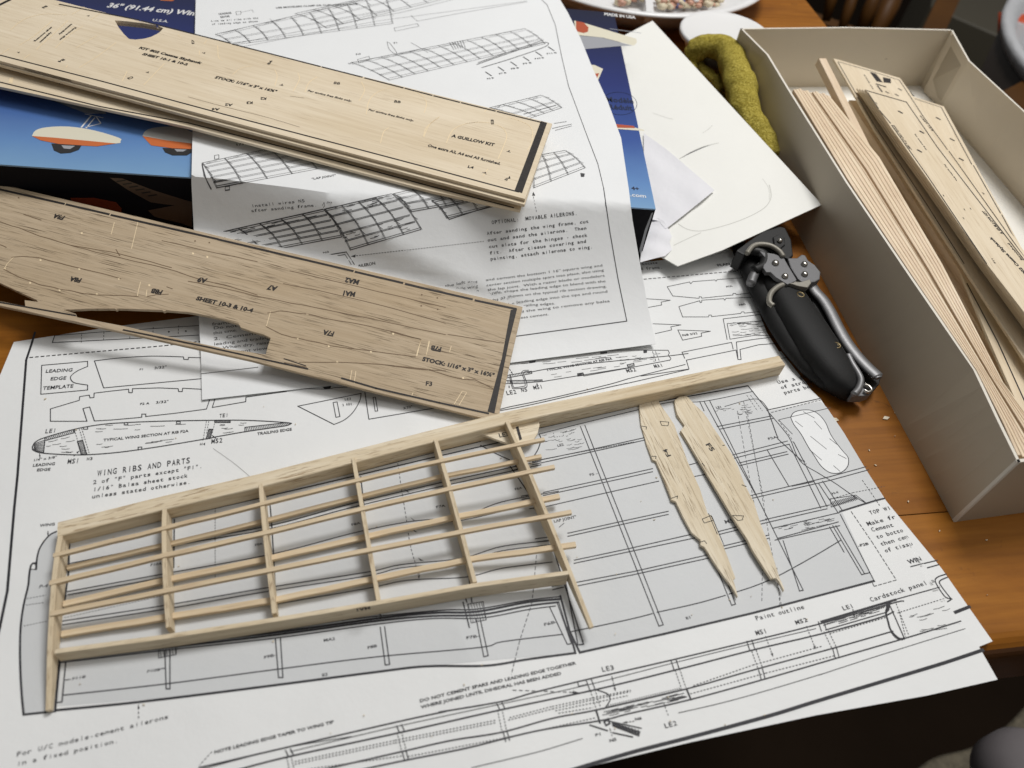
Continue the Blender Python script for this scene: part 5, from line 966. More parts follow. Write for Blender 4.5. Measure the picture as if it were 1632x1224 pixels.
# two loose ribs
def loose(label, px, z0, z1, marks):
    A = P(px[0], z0); Bq = P(px[len(px)//2], z1); C_ = P(px[3], z0)
    pln = plane3(P(px[0], z0), P(px[-1], z0), P(px[len(px)//2], z1))
    n_ = (-pln.b, -pln.c, 1)
    o = slab('loose_rib', UP(px, pln)[:, :2], pln, .0058, M['balsa_loose'], None, frame(Bq-A, n_, A)); tag(o, label, 'wing rib'); bevel(o, .12)
    i = Ink(pln, .08*mm); marks(i); i.build('printed_marks', M['wood_ink'], o)
f4 = Z(900, 550, [(468, 340), (470, 400), (480, 500), (515, 625), (545, 700), (552, 722), (575, 730), (610, 810), (668, 955), (672, 975), (700, 985), (745, 1080), (800, 1180)])+Z(900, 810, [(855, 200), (855, 232), (880, 245), (960, 370), (1010, 440), (1050, 490), (1090, 560), (1088, 545), (1062, 450), (1075, 440), (1068, 420), (1020, 290), (960, 140), (925, 45)])+Z(900, 550, [(900, 1060), (850, 900), (800, 790), (775, 735), (730, 610), (705, 545), (690, 500), (650, 440), (600, 370), (585, 335), (530, 342)])
def m4(i):
    i.text('F4', (1070, 727), (1063, 716), 7, off=.02)
    for pts in ([(600, 480), (655, 485), (650, 508), (610, 505)], [(865, 1095), (920, 1073), (935, 1103), (878, 1120)]): i.line(Z(900, 550, pts), .3, True)
    for pts in ([(485, 510), (515, 515), (512, 530)], [(548, 700), (575, 700), (572, 715)], [(670, 965), (710, 950), (708, 965)], [(905, 1060), (960, 1190)]): i.line(Z(900, 550, pts), .32)
    i.line(Z(900, 810, [(855, 212), (880, 205), (893, 222)]), .3); i.line(Z(900, 810, [(925, 50), (1005, 240)]), .35)
loose('left loose balsa rib marked F4, blunt end against the long bar', f4, .014, .014, m4)
f5 = Z(900, 550, [(692, 345), (695, 380), (708, 440), (755, 505), (728, 540), (775, 610), (830, 700), (900, 820), (1000, 985), (1080, 1120), (1150, 1224)])+Z(900, 810, [(1180, 260), (1250, 370), (1300, 443), (1330, 440), (1352, 465), (1380, 522), (1382, 505), (1350, 430), (1340, 395), (1290, 240), (1262, 170)])+Z(900, 550, [(1235, 1130), (1190, 985), (1130, 870), (1090, 760), (1055, 690), (1010, 625), (930, 510), (900, 460), (870, 420), (820, 375), (775, 325), (765, 320), (720, 325)])
def m5(i):
    i.text('F5', (1124, 708), (1133, 719), 7, off=.03)
    for pts in ([(1055, 1072), (1125, 1075), (1118, 1100), (1090, 1105)],): i.line(Z(900, 550, pts), .3, True)
    for pts in ([(995, 632), (1005, 630)], [(865, 745), (880, 760)], [(1115, 880), (1142, 890)]): i.line(Z(900, 550, pts), .4)
loose('right loose balsa rib marked F5, with a square notch near its blunt end', f5, .015, .015, m5)
# ================================================================= WHITE CARD + TISSUE
pK = plane3(P((1040, 33), .090), P((1310, 326), .088), P((1150, 399), .050))
cc = UP([(1040, 33), (1310, 326), (1150, 399)], pK)
card_w = list(UP(densify([(1040, 33), (1310, 326)], 20, False), pK)[:, :2])+[cc[2][:2]]+[UP([(1080, 424)], pK)[0][:2]]
# left side of the card is tucked against the kit box wall
wall = lambda v: (bA+by*v-bx*.006)[:2]
card_w += [wall(.02), wall(Ly*.99)]
card = slab('card_sheet', card_w, pK, .0022, M['cardstock'], None, frame(cc[1]-cc[0], (-pK.b, -pK.c, 1), cc[0]))
tag(card, 'blank white card sheet leaning between the blue box and the black hand tool', 'card')
ic = Ink(pK, .06*mm)
for pts, w_ in (([(1083, 253), (1100, 243), (1120, 234), (1145, 228)], .55), ([(1081, 357), (1092, 364), (1107, 368), (1125, 367), (1160, 358), (1190, 347), (1213, 335), (1224, 325), (1229, 312), (1226, 295)], .5), ([(1074, 391), (1095, 381), (1117, 371)], .45), ([(1040, 180), (1060, 187), (1072, 190)], .35), ([(1120, 212), (1130, 205), (1135, 200)], .35), ([(1215, 285), (1225, 300), (1226, 318)], .25)):
    ic.curve(pts, w_)
ic.build('scored_line', M['crease_line'], card)
ic = Ink(pK, .07*mm); ic.fill([(1083, 253.5), (1100, 243), (1120, 234.5), (1135, 230.5), (1120, 235.8), (1100, 244.8)]); ic.build('open_slit', M['ink_grey'], card)
def folded(name, pts3, faces, mat, parent=None, th=.0008, sub=0):
    o = mesh(name, pts3, faces, mat, parent, None, True); m = o.modifiers.new('sb', 'SUBSURF'); m.subdivision_type = 'SIMPLE'; m.levels = m.render_levels = 3; m = o.modifiers.new('th', 'SOLIDIFY'); m.thickness = th*S; m.offset = 0
    return o
def on_card(p, dz): return UP(p, Plane(pK.a+dz, pK.b, pK.c))[0]
def h_tis(x, y): return pK(x, y)+.0075+wav(x*2.1, y*1.9, .0035)+.0012*np.sin(95*(x*.8+y*.45))*np.sin(21*(y-x*.3)+1)
tp_ = [(1026, 212), (1060, 236), (1084, 256), (1112, 280), (1139, 303), (1118, 320), (1092, 341), (1061, 365), (1050, 352), (1040, 350), (1026, 340)]
t1 = slab('tissue_sheet', UP(densify(tp_, 4), h_tis)[:, :2], h_tis, .0006, M['tissue'], None, None, (), .008, True)
tag(t1, 'thin bluish white tissue sheet with a pointed corner lying on the blank card', 'tissue paper')
def h_ti2(x, y): return pK(x, y)+.0045+.0035*np.sin(60*(x*.9-y*.35)+.6)+.0015*np.sin(130*(x*.3+y*.9))
tp_ = [(1030, 342), (1046, 346), (1058, 352), (1066, 366), (1071, 377), (1067, 385), (1071, 398), (1060, 408), (1046, 411), (1020, 418), (1024, 385)]
t2 = slab('crumpled_fold', UP(densify(tp_, 4), h_ti2)[:, :2], h_ti2, .0006, M['tissue'], t1, None, (), .005, True)
# ================================================================= HAND TOOL (folding pliers)
tool = thing('folding_tool', P((1290, 520), 0), 'black gripped folding pliers with grey riveted plates and bare steel lever', 'multitool')
def zc(pts, z): return [P((1150+x/4.08, 360+y/4.08), z) for x, y in pts]
# grip: loft of elliptical sections from centre line and half widths
gp = [((330, 330), 105, .050), ((400, 440), 118, .054), ((470, 560), 128, .056), ((555, 690), 134, .056), ((640, 820), 134, .055), ((720, 930), 122, .052), ((785, 1020), 98, .047), ((830, 1080), 62, .040), ((846, 1110), 22, .034)]
V = []; Fc = []; n = 20; cen = []
for (c, hw, zt) in gp: cen.append(P((1150+c[0]/4.08, 360+c[1]/4.08), zt*.62))
for i, (c, hw, zt) in enumerate(gp):
    ax = cen[min(i+1, len(cen)-1)]-cen[max(0, i-1)]; ax[2] = 0; ax /= np.linalg.norm(ax); sd = np.array([-ax[1], ax[0], 0]); p = cen[i]; rw = hw/4.08/ (F/np.linalg.norm(p-[0, 0, 1]))*.98
    for j in range(n):
        a = 2*math.pi*j/n; ca, sa = math.cos(a), math.sin(a); e = .75
        V.append(p*[1, 1, 0]+sd*rw*math.copysign(abs(ca)**e, ca)+np.array([0, 0, .006+zt*.5+zt*.5*math.copysign(abs(sa)**e, sa)]))
for i in range(len(gp)-1):
    for j in range(n): k_ = (j+1) % n; Fc.append((i*n+j, i*n+k_, i*n+n+k_, i*n+n+j))
Fc += [tuple(range(n))[::-1], tuple((len(gp)-1)*n+j for j in range(n))]
mesh('grip', V, Fc, M['black_rubber'], tool, None, True)
# second grip, lying behind/left under the first
hd = [((110, 140), 45, .03), ((170, 250), 70, .038), ((240, 370), 88, .040), ((320, 510), 98, .040), ((405, 650), 106, .040), ((500, 790), 112, .038), ((600, 915), 104, .036), ((695, 1015), 82, .032), ((765, 1085), 42, .026)]
V = []; Fc = []
for i, (c, hw, zt) in enumerate(hd):
    p = P((1150+c[0]/4.08, 360+c[1]/4.08), zt*.5); q_ = P((1150+hd[min(i+1, 8)][0][0]/4.08, 360+hd[min(i+1, 8)][0][1]/4.08), .02); q0 = P((1150+hd[max(i-1, 0)][0][0]/4.08, 360+hd[max(i-1, 0)][0][1]/4.08), .02)
    ax = (q_-q0)*[1, 1, 0]; ax /= np.linalg.norm(ax); sd = np.array([-ax[1], ax[0], 0]); rw = hw/4.08/(F/np.linalg.norm(p-[0, 0, 1]))
    for j in range(n):
        a = 2*math.pi*j/n; V.append(p*[1, 1, 0]+sd*rw*math.cos(a)+np.array([0, 0, .003+zt*.5+zt*.5*math.sin(a)]))
for i in range(len(hd)-1):
    for j in range(n): k_ = (j+1) % n; Fc.append((i*n+j, i*n+k_, i*n+n+k_, i*n+n+j))
Fc += [tuple(range(n))[::-1], tuple((len(hd)-1)*n+j for j in range(n))]
mesh('lower_handle', V, Fc, M['black_rubber'], tool, None, True)
def tslab(name, pts, z, th, mat, bv=.4):
    o = slab(name, np.array(zc(pts, z))[:, :2], z, th, M[mat], tool); return bevel(o, bv, 2)
tslab('jaw_head', [(95, 160), (200, 80), (330, -10), (415, 10), (455, 90), (468, 190), (440, 215), (400, 200), (300, 150), (230, 130), (150, 190)], .064, .045, 'black_metal', .8)
tslab('pivot_cap', [(335, 70), (370, 55), (410, 75), (415, 120), (385, 145), (345, 125)], .068, .006, 'black_metal', .5)
tslab('left_plate', [(245, 160), (275, 170), (340, 180), (405, 205), (430, 250), (490, 350), (480, 360), (430, 380), (350, 330), (320, 300), (290, 300), (270, 270), (280, 200)], .067, .010, 'grey_plate')
tslab('right_plate', [(430, 208), (490, 208), (520, 185), (545, 190), (565, 225), (610, 255), (645, 300), (640, 345), (610, 362), (560, 370), (520, 362), (495, 340), (450, 270)], .064, .028, 'grey_plate', .6)
tube('black_link', smoothpath(zc([(190, 160), (250, 175), (280, 200), (270, 260), (210, 290)], .058)), .010, M['black_metal'], tool, 8)
tube('steel_link', smoothpath(zc([(262, 258), (230, 290), (205, 330), (190, 375)], .050)), .0095, M['steel'], tool, 8)
tube('band', smoothpath(zc([(165, 180), (200, 135), (250, 120), (320, 130), (375, 165), (400, 200)], .070)), .0052, M['gasket'], tool, 8)
tube('band', smoothpath(zc([(335, 520), (310, 495), (320, 440), (370, 395), (440, 375), (520, 385), (565, 375)], .060)), .0055, M['gasket'], tool, 8)
tslab('spacer', [(440, 370), (520, 362), (575, 345), (585, 370), (560, 400), (500, 390)], .068, .012, 'gasket')
tube('lever', smoothpath(zc([(575, 375), (612, 430), (660, 482), (708, 560), (758, 660), (816, 760), (885, 850), (950, 920), (1005, 970), (1022, 990)], .046)), [.009]+[.0125]*50+[.008]*4, M['steel'], tool, 10, .5)
tslab('handle_liner', [(555, 380), (620, 410), (700, 520), (800, 720), (930, 900), (960, 960), (880, 990), (760, 800), (600, 520)], .038, .034, 'black_rubber')
tslab('lever_root', [(860, 850), (950, 920), (1035, 990), (1025, 1030), (980, 1080), (920, 1000), (890, 960)], .030, .022, 'black_metal')
tube('bail', smoothpath(zc([(820, 840), (850, 900), (890, 965), (905, 1010), (890, 1060), (860, 1095)], .048)), .0062, M['steel'], tool, 8)
tslab('end_plate', [(880, 1000), (925, 1010), (940, 1040), (975, 1065), (975, 1090), (930, 1105), (850, 1105), (845, 1085), (875, 1060)], .040, .020, 'grey_plate', .5)
tube('end_loop', smoothpath(zc([(930, 1030), (960, 1045), (975, 1070), (950, 1080), (928, 1068)], .045)), .003, M['chrome'], tool, 8)
for x, y, z, r in ((350, 242, .0685, 24), (412, 328, .0685, 22), (538, 250, .0655, 22), (540, 315, .0655, 22), (378, 98, .070, 18)):
    p = zc([(x, y)], z)[0]; rr = r/4.08/820; lathe('rivet', [(rr, z-.004), (rr, z+.001), (rr*.8, z+.004), (rr*.4, z+.0055)], p[0], p[1], M['chrome'], tool, 16)
for x, y, z in ((750, 775, .0585), (515, 445, .0605)):
    p = zc([(x, y)], z)[0]; lathe('grip_pin', [(.0085, z-.004), (.0085, z+.0004), (.0055, z+.0006), (.005, z-.0004)], p[0], p[1], M['brass'], tool, 14)
# ================================================================= TRAY WITH BALSA STOCK
HT = .165
G0 = P((1520, 832), 0); tl = P((1180, 45), HT)*[1, 1, 0]; tw = P((1518, 47), HT)*[1, 1, 0]
el = (tl-G0)/np.linalg.norm(tl-G0); ew = (tw-tl)/np.linalg.norm(tw-tl); LT = np.linalg.norm(tl-G0); WT = np.linalg.norm(tw-tl)
tray = thing('tray', G0+el*.6+ew*.3, 'plain greyish white cardboard tray holding the balsa stock', 'tray')
def wallp(name, pb, pt, th=.005):
    """wall from base polyline pb and rim polyline pt (inside offset th)"""
    n = len(pb); V = []; Fc = []
    ax = (pb[-1]-pb[0]); ax /= np.linalg.norm(ax); inn = np.array([-ax[1], ax[0], 0])
    if (G0+el*.6+ew*.3-pb[0])@inn < 0: inn = -inn
    for a, b in zip(pb, pt): V += [a, b, b+inn*th, a+inn*th]
    sl = []
    for i in range(n-1):
        o = i*4
        for j, m_ in ((0, 0), (1, 2), (2, 1), (3, 1)): Fc.append((o+j, o+(j+1) % 4, o+4+(j+1) % 4, o+4+j)); sl.append(m_)
    Fc += [(3, 2, 1, 0), tuple(n*4-4+j for j in range(4))]; sl += [2, 2]
    mm_ = mesh(name, V, Fc, [M['card_out'], M['card_in'], M['card_edge']], tray, None, False, sl)
    bpy_recalc(mm_); return mm_
def bpy_recalc(o):
    import bmesh
    b = bmesh.new(); b.from_mesh(o.data); bmesh.ops.recalc_face_normals(b, faces=b.faces); b.to_mesh(o.data); b.free()
rimL = [P(p, HT) for p in densify([(1180, 45), (1222, 87), (1255, 142), (1348, 291), (1450, 442), (1551, 589), (1590, 672), (1622, 737)], 40, False)]
bs = [G0+el*((r-G0)@el)*1.0+np.array([0, 0, 0]) for r in rimL]; bs[-1] = G0.copy(); bs[0] = tl.copy()
wallp('left_wall', bs, rimL)
FR = rimL[-1]; z3 = np.array([0, 0, HT])
wallp('front_wall', [G0, G0+ew*WT*.5, G0+ew*WT], [FR, FR+ew*WT*.5, FR+ew*WT])
farR = P((1518, 47), HT)
wallp('far_wall', [tl, tl+ew*WT*.5, tw], [P((1180, 45), HT), P((1350, 43), HT), farR])
rr_ = [P((1518, 47), HT), P((1546, 97), HT), P((1632, 176), HT)]; RB = G0+ew*WT
wallp('right_wall', [tw]+[RB+el*((r_-G0)@el) for r_ in rr_[1:3]]+[RB], [rr_[0], rr_[1], rr_[2], FR+ew*WT])
fb = slab('tray_base', np.array([G0+el*.004+ew*.004, tl-el*.004+ew*.004, tw-el*.004-ew*.004, RB+el*.004-ew*.004])[:, :2], .004, .003, M['tray_floor'], tray)
def onplane(px, A, Bq, C_):
    nn_ = np.cross(Bq-A, C_-A); r = rays(px)[0]; o = np.array([0, 0, 1.]); return o+r*(((A-o)@nn_)/(r@nn_))
fA, fB, fC = P((1516, 52), HT-.002), P((1472, 146), .006), P((1490, 162), .006)
fpts = [onplane(p, fA, fB, fC) for p in ((1516, 52), (1518, 64), (1524, 70), (1529, 76), (1532, 87), (1532, 97), (1512, 128), (1490, 162), (1472, 146))]
fo_ = mesh('corner_flap', fpts, [tuple(range(len(fpts)))], M['card_in'], tray); sm = fo_.modifiers.new('t', 'SOLIDIFY'); sm.thickness = .0009; sm.offset = 0
# stack of long strips along the left wall
Lp = [(1264, 142), (1353, 289), (1455, 441), (1557, 590), (1598, 672), (1644, 760)]; Rp = [(1322, 152), (1402, 250), (1502, 420), (1600, 610), (1660, 690), (1720, 770)]
def lerp(a, b, t): return (a[0]+(b[0]-a[0])*t, a[1]+(b[1]-a[1])*t)
NS = 11; zs = [.160, .163, .166, .167, .166, .165]
for s_ in range(NS):
    t0, t1_ = s_/NS+.004, (s_+1)/NS-.004; V = []; Fc = []; dz = -.0035*(s_ % 2)-.0012*(s_ % 3)-.0022*s_*.5
    dense = list(range(len(Lp)))
    e0 = (s_*37 % 5)*.6
    for i in dense:
        a = P(lerp(Lp[i], Rp[i], t0), zs[i]+dz); b = P(lerp(Lp[i], Rp[i], t1_), zs[i]+dz)
        if i == 0: sh = el*e0*.004; a = a+sh; b = b+sh
        for v_ in (a, b):
            e_ = (v_-G0)@el
            if e_ < .024: v_ += el*(.024-e_)
        V += [a, b, b-[0, 0, .045], a-[0, 0, .045]]
    for i in range(len(dense)-1):
        o = i*4
        for j in range(4): Fc.append((o+j, o+(j+1) % 4, o+4+(j+1) % 4, o+4+j))
    Fc += [(3, 2, 1, 0), tuple(len(dense)*4-4+j for j in range(4))]
    o = mesh('balsa_plank', V, Fc, M['balsa_cream' if s_ % 3 == 1 else 'balsa_pink'], None, frame(V[8]-V[0], (0, 0, 1), V[0])); bpy_recalc(o); bevel(o, .2)
    words = ['outermost', 'second', 'third', 'fourth', 'fifth', 'sixth', 'seventh', 'eighth', 'ninth', 'tenth', 'eleventh']
    tag(o, 'long pinkish balsa plank on edge, %s counting inward from the tray left wall' % words[s_] if s_ else 'outermost pinkish balsa plank, pressed against the left wall of the tray', 'balsa plank', 'balsa planks stacked along the left tray wall')
stk = prism('balsa_stick', P((1311, 93), .178), P((1500, 470), .06), .020, .020, M['balsa_pink']); tag(stk, 'square balsa stick standing up at a slant between planks and sheets', 'balsa stick'); bevel(stk, .25)
# dark deep strips in the gap
for i_, (p0, p1, z, w_, c_) in enumerate((((1326, 160), (1640, 730), .030, .050, 'leftmost'), ((1345, 165), (1665, 725), .055, .035, 'second from the left'), ((1356, 170), (1665, 675), .070, .028, 'third from the left'), ((1362, 160), (1690, 660), .088, .030, 'rightmost'))):
    s_ = prism('balsa_strip', P(p0, z), P(p1, z), w_, .022, M['balsa_pink']); tag(s_, 'balsa strip deep in the tray gap, %s of the four' % c_, 'balsa strip', 'strips deep in the tray gap')
def tsheet(label, px, z, marks=None, thick=.0056, mat='balsa_pale', grp='printed balsa sheets lying in the tray'):
    pln = z if isinstance(z, Plane) else Plane(z, 0, 0)
    W = UP(px, pln); n_ = (-pln.b, -pln.c, 1)
    o = slab('printed_sheet', W[:, :2], pln, thick, M[mat], None, frame(W[-1]-W[0], n_, W[0])); tag(o, label, 'balsa sheet', grp); bevel(o, .12)
    if marks: i = Ink(pln, .1*mm); marks(i); i.build('printed_marks', M['wood_ink'], o)
    return o
ZZ = lambda pts: Z(1300, 80, pts, 3.6)
def mC(i):
    i.line(ZZ([(565, 278), (720, 328)])+ZZ([(720, 328), (895, 655)]), .6); i.line(ZZ([(905, 662), (1060, 935)]), .6); i.line(ZZ([(1068, 945), (1165, 1130)]), .6); i.line(ZZ([(540, 240), (560, 262)]), 1.4)
    for x, y in ((703, 392), (835, 626), (953, 818), (783, 513)): i.line(ZZ([(x-10, y-5), (x+10, y+6)]), 1.3)
tsheet('printed balsa sheet in the tray nearest its right wall, lowest of the three', ZZ([(548, 262), (735, 322), (1180, 1130), (1500, 1700), (1250, 1700), (700, 650)]), .105, mC)
def mD(i): i.line([(1541, 452), (1590, 545), (1640, 655)], .7)
tsheet('narrow pale printed sheet wedged low in the tray beside the plank stack', [(1532, 436), (1604, 520), (1770, 740), (1700, 740), (1632, 668), (1578, 545)], .099, mD)
def mA(i):
    i.line(ZZ([(125, 65), (160, 72), (480, 168), (600, 360), (760, 580), (1000, 920)])[0:1]+ZZ([(300, 115), (480, 172)]), .6); i.line(ZZ([(480, 172), (620, 385)]), .6); i.line(ZZ([(620, 385), (755, 570)]), .6); i.line(ZZ([(765, 580), (1195, 1185)]), .6)
    i.line(ZZ([(128, 70), (330, 420), (640, 890), (850, 1224)]), .6); i.fill(ZZ([(310, 125), (345, 135), (385, 185), (350, 180)])); i.fill(ZZ([(385, 155), (430, 165), (432, 190), (390, 185)])); i.line(ZZ([(350, 195), (400, 210)]), 1.4); i.line(ZZ([(355, 205), (380, 238)]), 1.2)
    for x, y in ((483, 225), (410, 242), (465, 257)): i.line(ZZ([(x-8, y-4), (x+8, y+5)]), 1.1)
    i.text('STOCK 1/16', *ZZ([(275, 140), (325, 222)]), 2, off=.03); i.text('SHEET 10-9', *ZZ([(595, 375), (665, 462)]), 2.4, off=.03)
tsheet('printed balsa sheet with a dark square print at its far end, middle of the three', ZZ([(102, 47), (160, 62), (485, 160), (620, 350), (1195, 1150), (1900, 2080), (1430, 2130), (640, 925), (330, 440)]), .120, mA)
for q_ in range(4):
    dx = -q_*15; tsheet(('first', 'second', 'third', 'fourth')[3-q_]+' unprinted balsa sheet up from the bottom of the bundle in the tray', ZZ([(282+dx, 226-q_*3), (330+dx*.5, 230-q_*2), (500, 292), (1200, 1220), (1500, 1650), (1290+dx, 1650), (970+dx, 1210), (640+dx, 735), (520+dx, 570)]), .157-q_*.0088, None, .0046, 'balsa_pale', 'sheets of the bundle in the tray')
def mB(i):
    i.line(ZZ([(292, 232), (520, 298)]), 1.0); i.line(ZZ([(520, 298), (700, 560)]), .6); i.line(ZZ([(700, 560), (1000, 950)]), .6); i.line(ZZ([(1000, 950), (1200, 1210)]), .6)
    i.line(ZZ([(300, 245), (360, 335)]), .7); i.line(ZZ([(365, 345), (430, 420)]), .7); i.line(ZZ([(435, 430), (640, 720), (980, 1224)]), .6)
    for x, y in ((485, 355), (608, 470), (595, 578)): i.line(ZZ([(x-9, y-5), (x+10, y+6)]), 1.3)
    i.text('STOCK: 1/16" x 3" x 16¾"', *ZZ([(440, 430), (540, 570)]), 3.2, off=.04); i.text('For engine free', *ZZ([(565, 480), (632, 572)]), 2.2, off=.03); i.text('For engine free', *ZZ([(735, 655), (806, 748)]), 2.2, off=.03)
    i.text('A GUILLOW KIT', *ZZ([(1078, 1055), (970, 925)]), 4.4, off=.04); i.text('furnished', *ZZ([(1190, 1205), (1112, 1110)]), 3.4, off=.03); i.text('KIT 802 Cessna Skyhawk', (1650, 450), (1581, 379), 4.6, off=.04); i.text('F11', *ZZ([(1035, 1224), (1015, 1195)]), 2.6, off=.03)
    for x, y in ((330, 290), (345, 300), (850, 910), (885, 905), (845, 960), (730, 830)): i.line(ZZ([(x, y), (x+6, y+9)]), .4)
tsheet('top printed balsa sheet of the thick bundle in the tray', ZZ([(284, 222), (330, 228), (525, 288), (700, 530), (1205, 1195), (1520, 1640), (1310, 1650), (970, 1210), (640, 735), (430, 440)]), .1665, mB)
# ================================================================= TOWEL, CUP, PLATE
def bumpy(o, amp, sc_=90):
    tx = bpy.data.textures.new('lump', 'CLOUDS'); tx.noise_scale = 1/sc_; m = o.modifiers.new('sub', 'SUBSURF'); m.levels = m.render_levels = 2
    m = o.modifiers.new('lump', 'DISPLACE'); m.texture = tx; m.strength = amp; m.texture_coords = 'LOCAL'; return o
twl = thing('towel', P((1150, 120), 0), 'rumpled yellow green terry towel folded over beside the white cup', 'towel')
tp = [((1092, 120), .03), ((1098, 98), .05), ((1108, 82), .08), ((1126, 71), .10), ((1150, 74), .105), ((1168, 92), .10), ((1175, 120), .095), ((1182, 155), .085), ((1192, 190), .07), ((1206, 225), .05), ((1222, 262), .03)]
bumpy(tube('outer_fold', smoothpath([P(a, z) for a, z in tp], 4), [.030]*8+[.034]*12+[.038]*14+[.040]*12, M['towel'], twl, 14, 1.0), .007, 45)
bumpy(tube('inner_fold', smoothpath([P((1108, 92), .05), P((1118, 108), .045), P((1128, 118), .04), P((1138, 130), .035), P((1150, 150), .03)], 4), [.020]*20, M['towel'], twl, 12), .006)
bumpy(tube('back_fold', smoothpath([P((1160, 110), .03), P((1172, 150), .025), P((1190, 200), .02), P((1215, 250), .02)], 4), [.034]*20, M['towel'], twl, 12, .6), .006)
def circ(a, b, c):
    A, B, C = a[:2], b[:2], c[:2]; D = 2*(A[0]*(B[1]-C[1])+B[0]*(C[1]-A[1])+C[0]*(A[1]-B[1]))
    u = ((A@A)*(B[1]-C[1])+(B@B)*(C[1]-A[1])+(C@C)*(A[1]-B[1]))/D; v = ((A@A)*(C[0]-B[0])+(B@B)*(A[0]-C[0])+(C@C)*(B[0]-A[0]))/D
    return u, v, math.hypot(A[0]-u, A[1]-v)
zr = .095
cx, cy, cr = circ(P((1085, 40), zr), P((1148, 18.5), zr), P((1214, 42), zr))
cup = thing('cup', (cx, cy, 0), 'round white plastic cup behind the towel', 'cup')
lathe('cup_wall', [(cr*.62, .002), (cr*.93, zr-.012), (cr*1.0, zr-.010), (cr*1.0, zr-.002), (cr*.97, zr), (cr*.91, zr-.004), (cr*.90, zr-.02), (cr*.60, .012)], cx, cy, M['cup_grey'], cup, 56)
lathe('cup_rim', [(cr*.935, zr-.014), (cr*1.01, zr-.013), (cr*1.015, zr-.004), (cr*.98, zr+.002), (cr*.925, zr-.002)], cx, cy, M['plastic_white'], cup, 56)
lathe('blue_ring', [(cr*.71, .04), (cr*.70, .055), (cr*.69, .055), (cr*.69, .04)], cx, cy, M['blue_line'], cup, 40)
zp = .085
px_, py_, pr = circ(P((928, 4), zp), P((1050, 26), zp), P((1196, 7), zp))
plate = thing('plate', (px_, py_, 0), 'large round white sectioned plate at the top with scraps of food', 'plate')
lathe('plate_rim', [(pr*.60, .002), (pr*.66, .002), (pr*.93, zp-.016), (pr*1.0, zp-.006), (pr*1.0, zp), (pr*.965, zp+.002), (pr*.90, zp-.010), (pr*.80, zp-.035), (pr*.60, zp-.05)], px_, py_, M['plastic_white'], plate, 72)
lathe('plate_foot', [(pr*.80, .002), (pr*.90, zp-.02), (pr*.88, zp-.02), (pr*.78, .004)], px_, py_, M['plate_side'], plate, 64)
prism('divider', P((1036, 19), zp-.004), P((1032, -40), zp-.004), .022, .03, M['plastic_white'], plate)
gi = Ink(Plane(zp-.006, 0, 0), 0); gi.line([(1155, 15), (1172, 9)], .6); gi.build('printed_marks', M['green'], plate)
def lump(r):
    import bmesh
    b = bmesh.new(); bmesh.ops.create_icosphere(b, subdivisions=1, radius=r); vs = [(v.co.x*random.uniform(.6, 1.3), v.co.y*random.uniform(.6, 1.3), v.co.z*random.uniform(.4, .8)) for v in b.verts]; fs = [tuple(v.index for v in f.verts) for f in b.faces]; b.free(); return vs, fs
for nm, lab, x0, x1, y0, y1, mats, cnt in (('food_scraps', 'pink and cream scraps of food on the plate right of its divider', 1048, 1150, -8, 13, ('food_pink', 'food_cream', 'food_dark', 'plastic_white'), 170), ('food_scraps', 'cream coloured scraps of food on the plate left of its divider', 985, 1026, -12, 6, ('food_cream', 'food_pink', 'plastic_white'), 60)):
    V = []; Fc = []; sl = []
    for i in range(cnt):
        u = random.random(); p = P((x0+(x1-x0)*u, y0+(y1-y0)*random.random()-(u*6)), zp-.030+random.random()*.018); v, f = lump(random.uniform(.008, .018)); b = len(V)
        V += [(p[0]+a, p[1]+c, p[2]+e) for a, c, e in v]; Fc += [tuple(k+b for k in ff) for ff in f]; sl += [random.choices(range(len(mats)), [4, 5, .5, .7][:len(mats)])[0]]*len(f)
    o = mesh(nm, V, Fc, [M[m] for m in mats], None, None, True, sl); tag(o, lab, 'food', None, 'stuff')
# ================================================================= BEHIND THE TABLE
chair = thing('chair', P((1380, 10), -1.2), 'brown wooden spindle backed chair standing beyond the far table corner', 'chair')
zc_ = -.55
for a, b, w_ in (((1335, -40), (1316, 34), .03), ((1368, -30), (1340, 50), .03), ((1400, -20), (1370, 52), .036), ((1440, -40), (1392, 60), .055)):
    o = tube('spindle', [P(a, zc_+.1), P(lerp(a, b, .5), zc_), P(b, zc_-.1)], [w_*.7, w_, w_*.7], M['chair'], chair, 10)
prism('side_rail', P((1530, -40), zc_), P((1478, 70), zc_-.1), .11, .08, M['chair'], chair); prism('seat_rail', P((1270, 15), zc_-.25), P((1420, 70), zc_-.25), .10, .08, M['chair'], chair)
for a in ((1300, 60), (1470, 80)): q_ = P(a, zc_-.2); prism('leg', q_, q_*[1, 1, 0]+np.array([0, 0, -2.59]), .09, .09, M['chair'], chair, up=(0, 1, 0))
br = thing('stool', P((1655, 165), -1.0), 'brown wooden stool edge just showing at the right border below the bin', 'stool')
prism('seat', P((1600, 185), -.45), P((1700, 130), -.45), .22, .08, M['chair'], br)
for t in (.2, .8):
    q_ = P((1600+100*t, 185-55*t), -.45)-np.array([0, 0, .08]); prism('leg', q_, q_*[1, 1, 0]+np.array([0, 0, -2.59]), .07, .07, M['chair'], br, up=(0, 1, 0))
zb = -.40
qx, qy, qr = circ(P((1599, 12), zb), P((1606, 66), zb), P((1634, 106), zb)); print('bin', qx, qy, qr)
bn = thing('waste_bin', (qx, qy, -2.59), 'dark waste bin with a white plastic liner at the right top corner', 'waste bin')
lathe('bin_body', [(qr*.72, -2.59), (qr*.97, zb-.06), (qr*.93, zb-.06), (qr*.70, -2.5)], qx, qy, M['bin'], bn, 48)
